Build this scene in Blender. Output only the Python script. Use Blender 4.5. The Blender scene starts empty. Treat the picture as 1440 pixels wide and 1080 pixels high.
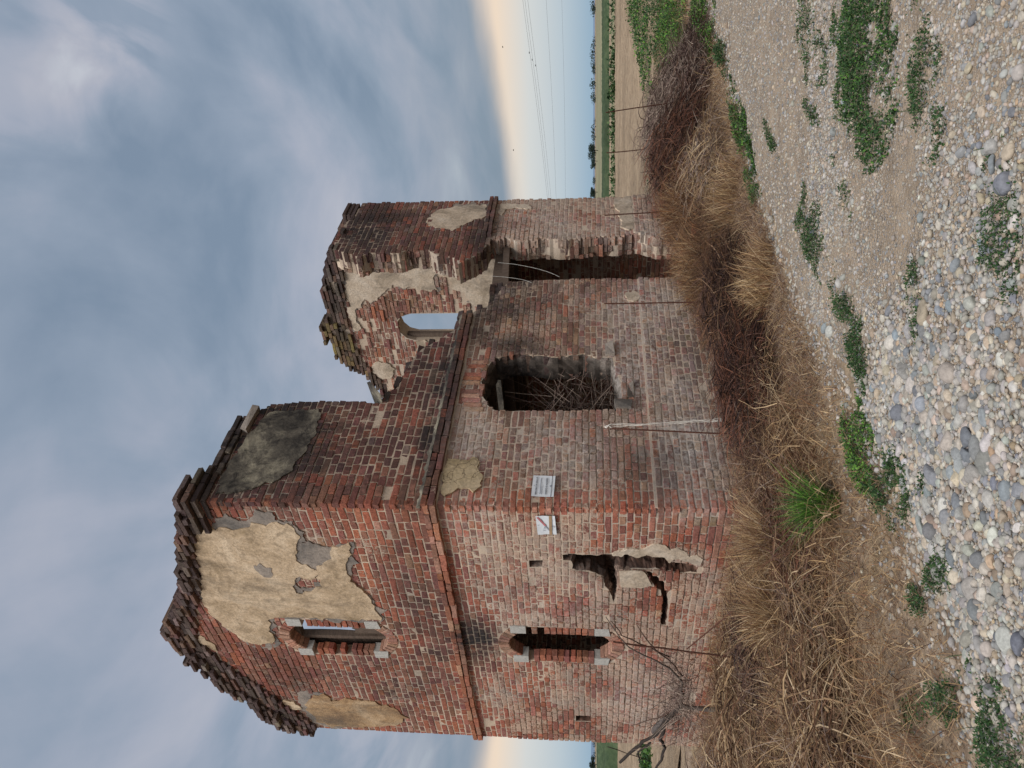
import bpy, bmesh, math, random
import numpy as np
from mathutils import Vector, Matrix
from mathutils.geometry import tessellate_polygon

R = math.radians
rnd = random.Random(7)
rng = np.random.default_rng(11)
scene = bpy.context.scene
col = scene.collection

# ------------------------------------------------------------------ camera (the photograph lies on its side: world up points to image left)
PITCH = math.atan(116 / 1081)
CAM_H = 1.5
cam_d = bpy.data.cameras.new("camera")
cam_d.sensor_fit = 'HORIZONTAL'; cam_d.sensor_width = 36.0; cam_d.lens = 1081 / 1440 * 36
cam_d.clip_start = 0.05; cam_d.clip_end = 20000
cam = bpy.data.objects.new("camera", cam_d); col.objects.link(cam)
cp, sp = math.cos(PITCH), math.sin(PITCH)
cam.matrix_world = Matrix(((0, 1, 0, 0), (sp, 0, -cp, 0), (-cp, 0, -sp, CAM_H), (0, 0, 0, 1)))
scene.camera = cam

# ------------------------------------------------------------------ sun and sky (overcast, a clear strip along the horizon)
SUN_AZ, SUN_EL = R(-168), R(56)
sun_d = bpy.data.lights.new("sun", 'SUN'); sun_d.energy = 1.5; sun_d.angle = R(32); sun_d.color = (1.0, 0.965, 0.92)
sun = bpy.data.objects.new("sun", sun_d); col.objects.link(sun)
to_sun = Vector((math.sin(SUN_AZ) * math.cos(SUN_EL), math.cos(SUN_AZ) * math.cos(SUN_EL), math.sin(SUN_EL)))
sun.rotation_euler = to_sun.to_track_quat('Z', 'Y').to_euler(); sun.location = (0, -20, 30)
scene.view_settings.view_transform = 'Standard'; scene.view_settings.look = 'None'
scene.view_settings.exposure = 1.12; scene.view_settings.gamma = 1.0; scene.view_settings.use_curve_mapping = False
scene.cycles.max_bounces = 6; scene.cycles.diffuse_bounces = 3; scene.cycles.transparent_max_bounces = 8
SKY_GAIN = 0.48


class NT:
    """small helper for node trees"""
    def __init__(s, tree): s.t = tree
    def n(s, typ, **kw):
        nd = s.t.nodes.new(typ)
        ins = kw.pop('ins', {})
        for k, v in kw.items(): setattr(nd, k, v)
        for k, v in ins.items(): s.put(nd.inputs[k], v)
        return nd
    def put(s, sock, v):
        if isinstance(v, bpy.types.NodeSocket): s.t.links.new(v, sock)
        else:
            if isinstance(v, (tuple, list)) and len(v) == 3 and sock.type == 'RGBA': v = (*v, 1)
            sock.default_value = v
    def m(s, op, a, b=0.0, c=None, clamp=False):
        nd = s.t.nodes.new('ShaderNodeMath'); nd.operation = op; nd.use_clamp = clamp
        s.put(nd.inputs[0], a); s.put(nd.inputs[1], b)
        if c is not None: s.put(nd.inputs[2], c)
        return nd.outputs[0]
    def mix(s, f, a, b, mode='MIX'):
        nd = s.t.nodes.new('ShaderNodeMix'); nd.data_type = 'RGBA'; nd.blend_type = mode
        s.put(nd.inputs['Factor'], f); s.put(nd.inputs['A'], a); s.put(nd.inputs['B'], b)
        return nd.outputs['Result']
    def ramp(s, f, stops, interp='LINEAR'):
        nd = s.t.nodes.new('ShaderNodeValToRGB'); cr = nd.color_ramp; cr.interpolation = interp
        while len(cr.elements) < len(stops): cr.elements.new(0.5)
        for e, (p, c) in zip(cr.elements, stops):
            e.position = p
            e.color = (c, c, c, 1) if not isinstance(c, (tuple, list)) else (*c, 1)
        s.put(nd.inputs['Fac'], f)
        return nd.outputs['Color']
    def noise(s, vec, scale, detail=4, rough=0.55, dist=0.0, out='Fac'):
        nd = s.t.nodes.new('ShaderNodeTexNoise')
        s.put(nd.inputs['Vector'], vec); s.put(nd.inputs['Scale'], scale)
        nd.inputs['Detail'].default_value = detail; nd.inputs['Roughness'].default_value = rough
        nd.inputs['Distortion'].default_value = dist
        return nd.outputs[out]
    def vor(s, vec, scale, feature='F1', out='Distance', rand=1.0):
        nd = s.t.nodes.new('ShaderNodeTexVoronoi'); nd.feature = feature
        s.put(nd.inputs['Vector'], vec); s.put(nd.inputs['Scale'], scale); nd.inputs['Randomness'].default_value = rand
        return nd.outputs[out]
    def mapr(s, v, a, b, c, d, smooth=False):
        nd = s.t.nodes.new('ShaderNodeMapRange')
        if smooth: nd.interpolation_type = 'SMOOTHSTEP'
        s.put(nd.inputs[0], v)
        for i, q in enumerate((a, b, c, d)): s.put(nd.inputs[i + 1], q)
        return nd.outputs[0]
    def scale(s, vec, sc, rot=(0, 0, 0)):
        nd = s.t.nodes.new('ShaderNodeMapping'); s.put(nd.inputs['Vector'], vec)
        nd.inputs['Scale'].default_value = sc; nd.inputs['Rotation'].default_value = rot
        return nd.outputs[0]


world = bpy.data.worlds.new("World"); scene.world = world; world.use_nodes = True
wt = world.node_tree; wt.nodes.clear(); w = NT(wt)
tc = w.n('ShaderNodeTexCoord').outputs['Generated']
sep = w.n('ShaderNodeSeparateXYZ', ins={0: tc})
dx, dy, dz = sep.outputs
elev = w.m('ARCSINE', dz)                                   # radians
sky = w.n('ShaderNodeTexSky', sky_type='NISHITA', sun_disc=False, sun_elevation=SUN_EL, sun_rotation=SUN_AZ % (2 * math.pi), air_density=1.5, dust_density=3.0)
nish = w.mix(1.0, sky.outputs[0], (0.1, 0.1, 0.1), 'MULTIPLY')
# cloud sheet seen in perspective: direction projected on a high plane
dzc = w.m('MAXIMUM', dz, 0.0)
inv = w.m('DIVIDE', 1.0, w.m('ADD', dzc, 0.12))
pvec = w.n('ShaderNodeCombineXYZ', ins={0: w.m('MULTIPLY', dx, inv), 1: w.m('MULTIPLY', dy, inv), 2: 0.0}).outputs[0]
pst = w.scale(pvec, (0.85, 0.42, 1), (0, 0, R(-28)))
big = w.noise(pst, 0.85, 5, 0.5, 0.5)
fine = w.noise(w.scale(pvec, (1.35, 0.78, 1), (0, 0, R(-34))), 1.5, 7, 0.54, 0.6)
mott = w.noise(w.scale(pvec, (1.0, 0.8, 1), (0, 0, R(-20))), 3.2, 5, 0.5, 0.4)
cl = w.m('ADD', w.m('ADD', w.m('MULTIPLY', big, 0.50), w.m('MULTIPLY', fine, 0.34)), w.m('MULTIPLY', mott, 0.16))
# thin places where the light comes through the sheet
for (bx, by, bz, rad_, amp_) in ((0.309, 0.781, 0.542, 0.04, 0.060), (0.381, 0.775, 0.505, 0.04, 0.070), (0.345, 0.742, 0.575, 0.06, 0.045), (0.28, 0.70, 0.655, 0.07, 0.05), (-0.436, 0.871, 0.226, 0.06, 0.05)):
    dd = w.n('ShaderNodeVectorMath', operation='DISTANCE', ins={0: tc, 1: (bx, by, bz)}).outputs['Value']
    cl = w.m('ADD', cl, w.m('MULTIPLY', w.mapr(dd, 0.0, rad_ * 2.2, amp_, 0.0, True), w.mapr(w.noise(w.scale(pvec, (2.6, 0.9, 1), (0, 0, R(-40))), 2.4, 5, 0.5, 0.8), 0.40, 0.62, -0.1, 1.5)))
ccol = w.ramp(cl, [(0.395, (0.205, 0.27, 0.36)), (0.455, (0.285, 0.345, 0.435)), (0.505, (0.375, 0.41, 0.495)), (0.555, (0.45, 0.465, 0.535)), (0.62, (0.58, 0.60, 0.65)), (0.70, (0.86, 0.86, 0.86))])
# slate base of the sheet just above the clear strip
ccol = w.mix(w.mapr(elev, 0.10, 0.34, 0.72, 0.0, True), ccol, (0.19, 0.255, 0.335))
strip = w.ramp(w.mapr(elev, -0.03, 0.17, 0.0, 1.0), [(0.0, (0.30, 0.42, 0.53)), (0.17, (0.33, 0.47, 0.60)), (0.35, (0.50, 0.59, 0.66)), (0.55, (0.66, 0.68, 0.68)), (0.72, (0.88, 0.71, 0.56)), (1.0, (0.72, 0.58, 0.49))])
edgeN = w.noise(w.n('ShaderNodeCombineXYZ', ins={0: w.m('MULTIPLY', dx, 3.0), 1: w.m('MULTIPLY', dy, 3.0), 2: w.m('MULTIPLY', dz, 14.0)}).outputs[0], 1.3, 4, 0.5)
edge = w.m('ADD', elev, w.m('MULTIPLY', w.m('SUBTRACT', edgeN, 0.5), 0.035))
edge = w.m('ADD', edge, w.m('MULTIPLY', w.m('SQRT', w.m('ADD', w.m('MULTIPLY', dx, dx), 0.01)), -0.15))
cover = w.mapr(edge, 0.048, 0.080, 0.0, 1.0, True)
skyc = w.mix(cover, strip, ccol)
skyc = w.mix(0.12, skyc, nish)
bg = w.n('ShaderNodeBackground', ins={0: skyc, 1: SKY_GAIN})
wo = w.n('ShaderNodeOutputWorld'); wt.links.new(bg.outputs[0], wo.inputs[0])

# ------------------------------------------------------------------ frames
AZ = R(40.2)
dR = Vector((math.sin(AZ), math.cos(AZ), 0)); dL = Vector((-math.cos(AZ), math.sin(AZ), 0))
C0 = Vector((-1.12, 7.0, 0))
HOUSE_ROT = math.pi / 2 - AZ
CAML = Vector(((Vector((0, 0, 0)) - C0).dot(dR), (Vector((0, 0, 0)) - C0).dot(dL), CAM_H))
LX, LY = 6.07, 4.54
TH = 0.32


def W(lx, ly, z=0.0):
    p = C0 + dR * lx + dL * ly
    return Vector((p.x, p.y, z))


def to_local(x, y):
    ax, ay = x - C0.x, y - C0.y
    return ax * dR.x + ay * dR.y, ax * dL.x + ay * dL.y


# ------------------------------------------------------------------ value noise in python
_perm = np.random.default_rng(3).random((256, 256))


def vn(x, y, seed=0):
    x = np.asarray(x, float) + seed * 17.31; y = np.asarray(y, float) + seed * 9.77
    xi = np.floor(x).astype(int); yi = np.floor(y).astype(int)
    fx = x - xi; fy = y - yi
    fx = fx * fx * (3 - 2 * fx); fy = fy * fy * (3 - 2 * fy)
    g = lambda a, b: _perm[a & 255, b & 255]
    return (g(xi, yi) * (1 - fx) + g(xi + 1, yi) * fx) * (1 - fy) + (g(xi, yi + 1) * (1 - fx) + g(xi + 1, yi + 1) * fx) * fy


def fbm(x, y, seed=0, octaves=4):
    t = 0; a = 0.5; n = 0
    for o in range(octaves):
        t = t + a * vn(np.asarray(x) * 2 ** o, np.asarray(y) * 2 ** o, seed + o * 5); n += a; a *= 0.5
    return t / n


def sstep(a, b, x):
    t = np.clip((np.asarray(x, float) - a) / (b - a), 0, 1)
    return t * t * (3 - 2 * t)


# ------------------------------------------------------------------ mesh helpers
def raw_mesh(name, V, T=None, Q=None, colr=None, smooth=False):
    V = np.asarray(V, np.float32).reshape(-1, 3)
    T = np.zeros((0, 3), int) if T is None else np.asarray(T, int).reshape(-1, 3)
    Q = np.zeros((0, 4), int) if Q is None else np.asarray(Q, int).reshape(-1, 4)
    me = bpy.data.meshes.new(name)
    nt, nq = len(T), len(Q)
    me.vertices.add(len(V)); me.vertices.foreach_set('co', V.ravel())
    me.loops.add(nt * 3 + nq * 4); me.polygons.add(nt + nq)
    me.loops.foreach_set('vertex_index', np.concatenate([T.ravel(), Q.ravel()]).astype(np.int32))
    ls = np.concatenate([np.arange(nt) * 3, nt * 3 + np.arange(nq) * 4]).astype(np.int32)
    me.polygons.foreach_set('loop_start', ls)
    me.polygons.foreach_set('use_smooth', np.full(nt + nq, bool(smooth)))
    me.update(calc_edges=True)
    if colr is not None:
        at = me.color_attributes.new('Col', 'FLOAT_COLOR', 'POINT')
        c = np.asarray(colr, np.float32)
        if c.shape[1] == 3: c = np.concatenate([c, np.ones((len(c), 1), np.float32)], 1)
        at.data.foreach_set('color', c.ravel())
    return me


def link(name, me, mat=None, parent=None, kind=None, loc=None):
    o = bpy.data.objects.new(name, me); col.objects.link(o)
    if mat is not None and me is not None and len(me.materials) == 0: me.materials.append(mat)
    if parent is not None: o.parent = parent
    if kind: o['kind'] = kind
    if loc is not None: o.location = loc
    return o


def tag(o, label, cat, group=None):
    o['label'] = label; o['category'] = cat
    if group: o['group'] = group
    return o


def empty(name, loc=(0, 0, 0), rz=0.0):
    o = bpy.data.objects.new(name, None); col.objects.link(o)
    o.location = loc; o.rotation_euler = (0, 0, rz); o.empty_display_size = 0.2
    return o


class MB:
    """collects verts / tris / quads / colours"""
    def __init__(s): s.V = []; s.T = []; s.Q = []; s.C = []; s.n = 0
    def add(s, V, T=None, Q=None, c=None):
        V = np.asarray(V, float).reshape(-1, 3)
        s.V.append(V)
        if T is not None and len(T): s.T.append(np.asarray(T, int).reshape(-1, 3) + s.n)
        if Q is not None and len(Q): s.Q.append(np.asarray(Q, int).reshape(-1, 4) + s.n)
        if c is not None:
            c = np.asarray(c, float)
            if c.ndim == 1: c = np.tile(c, (len(V), 1))
            if c.shape[1] == 3: c = np.concatenate([c, np.ones((len(c), 1))], 1)
            s.C.append(c)
        s.n += len(V)
        return s
    def box(s, c, size, M=None, c_=None, jit=0.0):
        h = np.array(size) / 2
        V = np.array([[a, b, d] for a in (-1, 1) for b in (-1, 1) for d in (-1, 1)]) * h
        if jit: V = V + rng.normal(0, jit, V.shape)
        if M is not None: V = V @ np.array(M.to_3x3()).T
        V = V + np.array(c)
        Q = [(0, 1, 3, 2), (4, 6, 7, 5), (0, 4, 5, 1), (2, 3, 7, 6), (0, 2, 6, 4), (1, 5, 7, 3)]
        return s.add(V, Q=Q, c=c_)
    def tube(s, pts, rad, sides=6, c_=None, cap=True):
        pts = np.asarray(pts, float); n = len(pts)
        rad = np.full(n, rad) if np.isscalar(rad) else np.asarray(rad, float)
        tg = np.gradient(pts, axis=0); tg /= np.linalg.norm(tg, axis=1)[:, None] + 1e-9
        ref = np.array([0.31, 0.2, 0.93])
        a = np.cross(tg, ref); a /= np.linalg.norm(a, axis=1)[:, None] + 1e-9
        b = np.cross(tg, a)
        an = np.arange(sides) * 2 * math.pi / sides
        V = pts[:, None] + rad[:, None, None] * (np.cos(an)[None, :, None] * a[:, None] + np.sin(an)[None, :, None] * b[:, None])
        V = V.reshape(-1, 3)
        i = np.arange(n - 1)[:, None] * sides; j = np.arange(sides)[None]; k = (j + 1) % sides
        Q = np.stack([i + j, i + k, i + sides + k, i + sides + j], -1).reshape(-1, 4)
        T = []
        if cap:
            for q in range(1, sides - 1): T += [(0, q + 1, q), ((n - 1) * sides, (n - 1) * sides + q, (n - 1) * sides + q + 1)]
        return s.add(V, T=T, Q=Q, c=c_)
    def mesh(s, name, smooth=False):
        V = np.concatenate(s.V); T = np.concatenate(s.T) if s.T else None; Q = np.concatenate(s.Q) if s.Q else None
        return raw_mesh(name, V, T, Q, np.concatenate(s.C) if s.C else None, smooth)
    def build(s, name, mat, parent=None, smooth=False, kind=None, loc=None):
        return link(name, s.mesh(name, smooth), mat, parent, kind, loc)


def pip(px, py, poly):
    px = np.asarray(px, float); py = np.asarray(py, float); ins = np.zeros(px.shape, bool)
    n = len(poly)
    for i in range(n):
        x1, y1 = poly[i]; x2, y2 = poly[(i + 1) % n]
        if y1 == y2: continue
        c = (y1 > py) != (y2 > py)
        ins ^= c & (px < (x2 - x1) * (py - y1) / (y2 - y1) + x1)
    return ins


def ragged(poly, step=0.03, amp=0.012, seed=0):
    """resample a closed outline and break its edge"""
    out = []; n = len(poly); t = 0.0
    for i in range(n):
        a = np.array(poly[i]); b = np.array(poly[(i + 1) % n]); L = np.linalg.norm(b - a)
        k = max(1, int(L / step)); nrm = np.array([b[1] - a[1], a[0] - b[0]]) / (L + 1e-9)
        for j in range(k):
            p = a + (b - a) * j / k; t += L / k
            d = (vn(t * 22, seed * 3.3) - 0.5) * 2 * amp + (vn(t * 60, seed * 3.3 + 7) - 0.5) * amp
            out.append(tuple(p + nrm * d))
    return out


def ragged2(poly, amp, seed):
    """flaked outline: broad bites and fine crumbs"""
    a = ragged(poly, 0.05, amp * 2.0, seed); n = len(a)
    return ragged(a, 0.014, amp * 0.55, seed + 51)


def slab(loops, P, d0, d1, flip=False):
    """solid from a 2D outline with holes, between depths d0 (front) and d1 (back)"""
    vs = [[Vector((a, b, 0)) for a, b in lp] for lp in loops]
    tri = tessellate_polygon(vs)
    flat = [q for lp in loops for q in lp]
    n = len(flat)
    V = [P(a, b, d0) for a, b in flat] + [P(a, b, d1) for a, b in flat]
    T = []
    for a, b, c in tri:
        T += [(a, b, c), (c + n, b + n, a + n)]
    Q = []; k = 0
    for lp in loops:
        m = len(lp)
        for i in range(m):
            j = (i + 1) % m; Q.append((k + i, k + j, k + j + n, k + i + n))
        k += m
    return V, T, Q


# ------------------------------------------------------------------ materials
def mat_new(name):
    m = bpy.data.materials.new(name); m.use_nodes = True; m.node_tree.nodes.clear()
    t = NT(m.node_tree)
    b = t.n('ShaderNodeBsdfPrincipled'); o = t.n('ShaderNodeOutputMaterial')
    m.node_tree.links.new(b.outputs[0], o.inputs[0])
    b.inputs['Specular IOR Level'].default_value = 0.2
    return m, t, b


def bump(t, b, h, strength=0.5, dist=0.01):
    nd = t.n('ShaderNodeBump', ins={'Height': h, 'Strength': strength, 'Distance': dist})
    t.put(b.inputs['Normal'], nd.outputs[0])


def pos(t): return t.n('ShaderNodeNewGeometry').outputs['Position']


SOOT = [((0, 2.25, 2.82), (0.35, 0.55, 0.36), 1.0), ((0, 1.7, 3.32), (0.35, 1.9, 0.42), 0.55), ((0, 3.2, 3.9), (0.35, 1.0, 0.9), 0.45), ((0, 3.4, 5.3), (0.35, 1.1, 0.45), 0.45), ((0, 0.25, 4.9), (0.35, 0.35, 0.6), 0.3),
        ((1.5, 0, 3.16), (2.2, 0.35, 0.22), 0.9), ((2.3, 0, 3.5), (1.1, 0.35, 0.45), 0.75), ((0.85, 0, 4.85), (1.15, 0.35, 1.15), 1.0), ((0.95, 0, 4.1), (1.1, 0.35, 0.9), 0.6), ((1.4, 0, 4.0), (0.5, 0.35, 0.6), 0.5), ((3.45, 0, 2.55), (0.6, 0.35, 0.6), 0.85), ((2.9, 0, 2.85), (0.8, 0.35, 0.3), 0.7), ((2.3, 0.15, 2.4), (0.4, 0.5, 0.45), 0.9),
        ((5.3, 0, 4.75), (1.1, 0.35, 0.75), 0.85), ((4.6, 0.1, 4.0), (0.5, 0.5, 0.9), 0.5), ((5.2, 0, 3.12), (1.1, 0.35, 0.3), 0.8), ((0, 0.9, 1.3), (0.3, 0.28, 0.5), 0.5), ((0.5, 0, 0.95), (0.5, 0.3, 0.3), 0.5), ((5.75, 1.6, 5.75), (0.5, 2.2, 0.3), 0.5)]
BLEACH = [((0.9, 0, 0.65), (1.25, 0.3, 0.42), 1.0), ((2.1, 0, 1.05), (1.2, 0.3, 0.45), 1.0), ((3.1, 0, 0.95), (0.8, 0.3, 0.6), 0.8), ((0.75, 0, 1.75), (0.7, 0.3, 0.6), 0.75), ((0.9, 0, 2.75), (0.55, 0.3, 0.28), 0.8), ((5.3, 0, 2.3), (0.8, 0.3, 0.8), 0.7), ((0, 3.3, 0.95), (0.3, 0.9, 0.55), 0.8), ((0, 1.4, 1.9), (0.3, 1.0, 0.75), 0.45), ((0, 0.25, 2.6), (0.3, 0.6, 0.4), 0.5), ((5.0, 0, 1.0), (0.8, 0.3, 0.6), 0.7)]


def stains(t, p, c, ks=0.80):
    rel = t.n('ShaderNodeVectorMath', operation='SUBTRACT', ins={0: p, 1: (-1.12, 7.0, 0)}).outputs[0]
    vr = t.n('ShaderNodeVectorRotate', rotation_type='Z_AXIS', ins={'Vector': rel, 'Angle': -(math.pi / 2 - R(40.2))}).outputs[0]
    def field(lst):
        tot = None
        for ce, ra, am in lst:
            d = t.n('ShaderNodeVectorMath', operation='SUBTRACT', ins={0: vr, 1: ce}).outputs[0]
            d = t.n('ShaderNodeVectorMath', operation='DIVIDE', ins={0: d, 1: ra}).outputs[0]
            L = t.n('ShaderNodeVectorMath', operation='LENGTH', ins={0: d}).outputs['Value']
            q = t.mapr(L, 0.25, 1.35, am, 0.0, True)
            tot = q if tot is None else t.m('MAXIMUM', tot, q)
        return tot
    run = t.noise(t.scale(p, (1, 1, 0.28)), 3.2, 5, 0.65, 0.5); spk = t.noise(p, 22, 6, 0.75)
    so = t.m('MULTIPLY', field(SOOT), t.mapr(t.m('ADD', t.m('MULTIPLY', run, 0.65), t.m('MULTIPLY', spk, 0.35)), 0.38, 0.54, 0.12, 1.15))
    bl = t.m('MULTIPLY', field(BLEACH), t.mapr(t.m('ADD', t.m('MULTIPLY', run, 0.3), t.m('MULTIPLY', spk, 0.7)), 0.42, 0.60, 0.0, 1.0))
    c = t.mix(t.m('MULTIPLY', bl, 0.78), c, (0.50, 0.455, 0.415))
    return t.mix(t.m('MULTIPLY', so, ks, None, True), c, (0.026, 0.022, 0.022))


def m_brick():
    m, t, b = mat_new('weathered_brick'); p = pos(t)
    a = t.n('ShaderNodeAttribute', attribute_name='Col')
    n1 = t.noise(p, 34, 5, 0.65); n2 = t.noise(p, 150, 3, 0.6); n3 = t.noise(p, 9, 4, 0.6)
    c = t.mix(1.0, a.outputs['Color'], t.ramp(n1, [(0.25, 0.55), (0.5, 1.0), (0.75, 1.45)]), 'MULTIPLY')
    c = t.mix(1.0, c, t.ramp(n2, [(0.3, 0.62), (0.6, 1.18)]), 'MULTIPLY')
    # lime and mortar rubbed over the faces
    sm = t.m('ADD', t.m('MULTIPLY', t.noise(p, 46, 6, 0.75), 0.62), t.m('MULTIPLY', n3, 0.38))
    wash = t.mapr(t.noise(p, 1.7, 5, 0.62, 0.4), 0.50, 0.66, 0.0, 0.42)
    thr = t.mapr(t.m('ADD', a.outputs['Alpha'], wash), 0.0, 1.0, 0.70, 0.43)
    f = t.mapr(sm, thr, t.m('ADD', thr, 0.06), 0.0, 0.88, True)
    lime = t.ramp(t.noise(p, 2.3, 3, 0.6), [(0.32, (0.30, 0.26, 0.22)), (0.55, (0.46, 0.33, 0.25)), (0.7, (0.50, 0.37, 0.27))])
    lime = t.mix(1.0, lime, t.ramp(n2, [(0.3, 0.75), (0.65, 1.1)]), 'MULTIPLY')
    c = t.mix(f, c, lime)
    # pits
    pit = t.mapr(t.vor(p, 95), 0.05, 0.16, 0.55, 1.0)
    pitm = t.mapr(n1, 0.45, 0.6, 1.0, 0.0)
    c = t.mix(pitm, c, t.mix(1.0, c, pit, 'MULTIPLY'))
    c = stains(t, p, c, 0.92)
    t.put(b.inputs['Base Color'], c); b.inputs['Roughness'].default_value = 0.92
    h = t.m('ADD', t.m('MULTIPLY', n1, 0.7), t.m('ADD', t.m('MULTIPLY', n2, 0.35), t.m('MULTIPLY', f, 0.25)))
    bump(t, b, h, 0.85, 0.006)
    return m


def m_mortar():
    m, t, b = mat_new('lime_mortar'); p = pos(t)
    n1 = t.noise(p, 3.0, 5, 0.65); n2 = t.noise(p, 60, 5, 0.7); n3 = t.noise(p, 0.9, 3, 0.5)
    c = t.ramp(n1, [(0.25, (0.33, 0.265, 0.21)), (0.48, (0.52, 0.41, 0.31)), (0.72, (0.60, 0.48, 0.36))])
    c = t.mix(t.mapr(n3, 0.45, 0.62, 0.0, 0.5), c, (0.42, 0.37, 0.32))
    c = t.mix(1.0, c, t.ramp(n2, [(0.3, 0.72), (0.62, 1.1)]), 'MULTIPLY')
    c = stains(t, p, c, 0.62)
    t.put(b.inputs['Base Color'], c); b.inputs['Roughness'].default_value = 0.95
    bump(t, b, n2, 0.6, 0.006)
    return m


def m_plaster(name, cols, stain, stain_col, cracks=False):
    m, t, b = mat_new(name); p = pos(t)
    n1 = t.noise(p, 2.4, 7, 0.68, 0.6); n2 = t.noise(p, 34, 6, 0.75); n3 = t.noise(p, 6.5, 6, 0.72, 0.8)
    c = t.ramp(n1, [(0.36, cols[0]), (0.49, cols[1]), (0.64, cols[2])])
    c = t.mix(t.mapr(n3, 0.5, 0.66, 0.0, stain), c, stain_col)
    c = t.mix(t.mapr(t.noise(t.scale(p, (1, 1, 0.35)), 2.2, 6, 0.7, 0.5), 0.52, 0.68, 0.0, 0.65), c, (0.105, 0.09, 0.075))
    c = t.mix(1.0, c, t.ramp(n2, [(0.28, 0.62), (0.6, 1.1)]), 'MULTIPLY')
    pk = t.mapr(t.vor(p, 30), 0.04, 0.12, 0.45, 1.0)
    c = t.mix(t.mapr(n3, 0.52, 0.6, 0.0, 1.0), c, t.mix(1.0, c, pk, 'MULTIPLY'))
    h = t.m('ADD', t.m('MULTIPLY', n2, 0.4), n3)
    if cracks:
        wv = t.n('ShaderNodeVectorMath', operation='ADD', ins={0: p, 1: t.n('ShaderNodeVectorMath', operation='SCALE', ins={0: t.noise(p, 9, 3, 0.6, 0, 'Color'), 'Scale': 0.06}).outputs[0]}).outputs[0]
        ck = t.m('MAXIMUM', t.mapr(t.vor(wv, 7.0, 'DISTANCE_TO_EDGE'), 0.0, 0.014, 0.25, 1.0), t.mapr(n1, 0.5, 0.56, 0.0, 1.0))
        c = t.mix(ck, (0.10, 0.07, 0.05), c); h = t.m('ADD', h, t.m('MULTIPLY', ck, 0.8))
    t.put(b.inputs['Base Color'], c); b.inputs['Roughness'].default_value = 0.95
    bump(t, b, h, 0.9, 0.011)
    return m


def m_attr(name, rough=0.9, bscale=None, var=0.3, trans=0.0, bd=0.004):
    m, t, b = mat_new(name); p = pos(t)
    a = t.n('ShaderNodeAttribute', attribute_name='Col'); c = a.outputs['Color']
    if bscale:
        n = t.noise(p, bscale, 5, 0.65)
        c = t.mix(1.0, c, t.ramp(n, [(0.25, 1 - var), (0.75, 1 + var)]), 'MULTIPLY')
        bump(t, b, n, 0.6, bd)
    t.put(b.inputs['Base Color'], c); b.inputs['Roughness'].default_value = rough
    if trans:
        tr = t.n('ShaderNodeBsdfTranslucent'); t.put(tr.inputs[0], c)
        mx = t.n('ShaderNodeMixShader', ins={0: trans}); t.t.links.new(b.outputs[0], mx.inputs[1]); t.t.links.new(tr.outputs[0], mx.inputs[2])
        o = [n for n in t.t.nodes if n.type == 'OUTPUT_MATERIAL'][0]; t.t.links.new(mx.outputs[0], o.inputs[0])
    return m


def m_plain(name, colr, rough=0.8, scale=20, var=0.35, metal=0.0, stretch=(1, 1, 1), bd=0.003):
    m, t, b = mat_new(name); p = t.scale(t.n('ShaderNodeTexCoord').outputs['Object'], stretch)
    n = t.noise(p, scale, 5, 0.65)
    c = t.mix(1.0, colr, t.ramp(n, [(0.25, 1 - var), (0.75, 1 + var)]), 'MULTIPLY')
    t.put(b.inputs['Base Color'], c); b.inputs['Roughness'].default_value = rough; b.inputs['Metallic'].default_value = metal
    bump(t, b, n, 0.5, bd)
    return m


def m_ground():
    m, t, b = mat_new('dry_verge_soil'); p = pos(t)
    n1 = t.noise(p, 1.3, 5, 0.6); n2 = t.noise(p, 24, 6, 0.7); n3 = t.noise(p, 7, 4, 0.6)
    c = t.ramp(n3, [(0.3, (0.14, 0.098, 0.07)), (0.5, (0.27, 0.20, 0.14)), (0.7, (0.38, 0.295, 0.21))])
    c = t.mix(t.mapr(n1, 0.5, 0.65, 0, 0.6), c, (0.28, 0.21, 0.12))
    c = t.mix(1.0, c, t.ramp(n2, [(0.3, 0.6), (0.65, 1.2)]), 'MULTIPLY')
    t.put(b.inputs['Base Color'], c); b.inputs['Roughness'].default_value = 0.97
    bump(t, b, n2, 0.9, 0.02)
    return m


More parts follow.
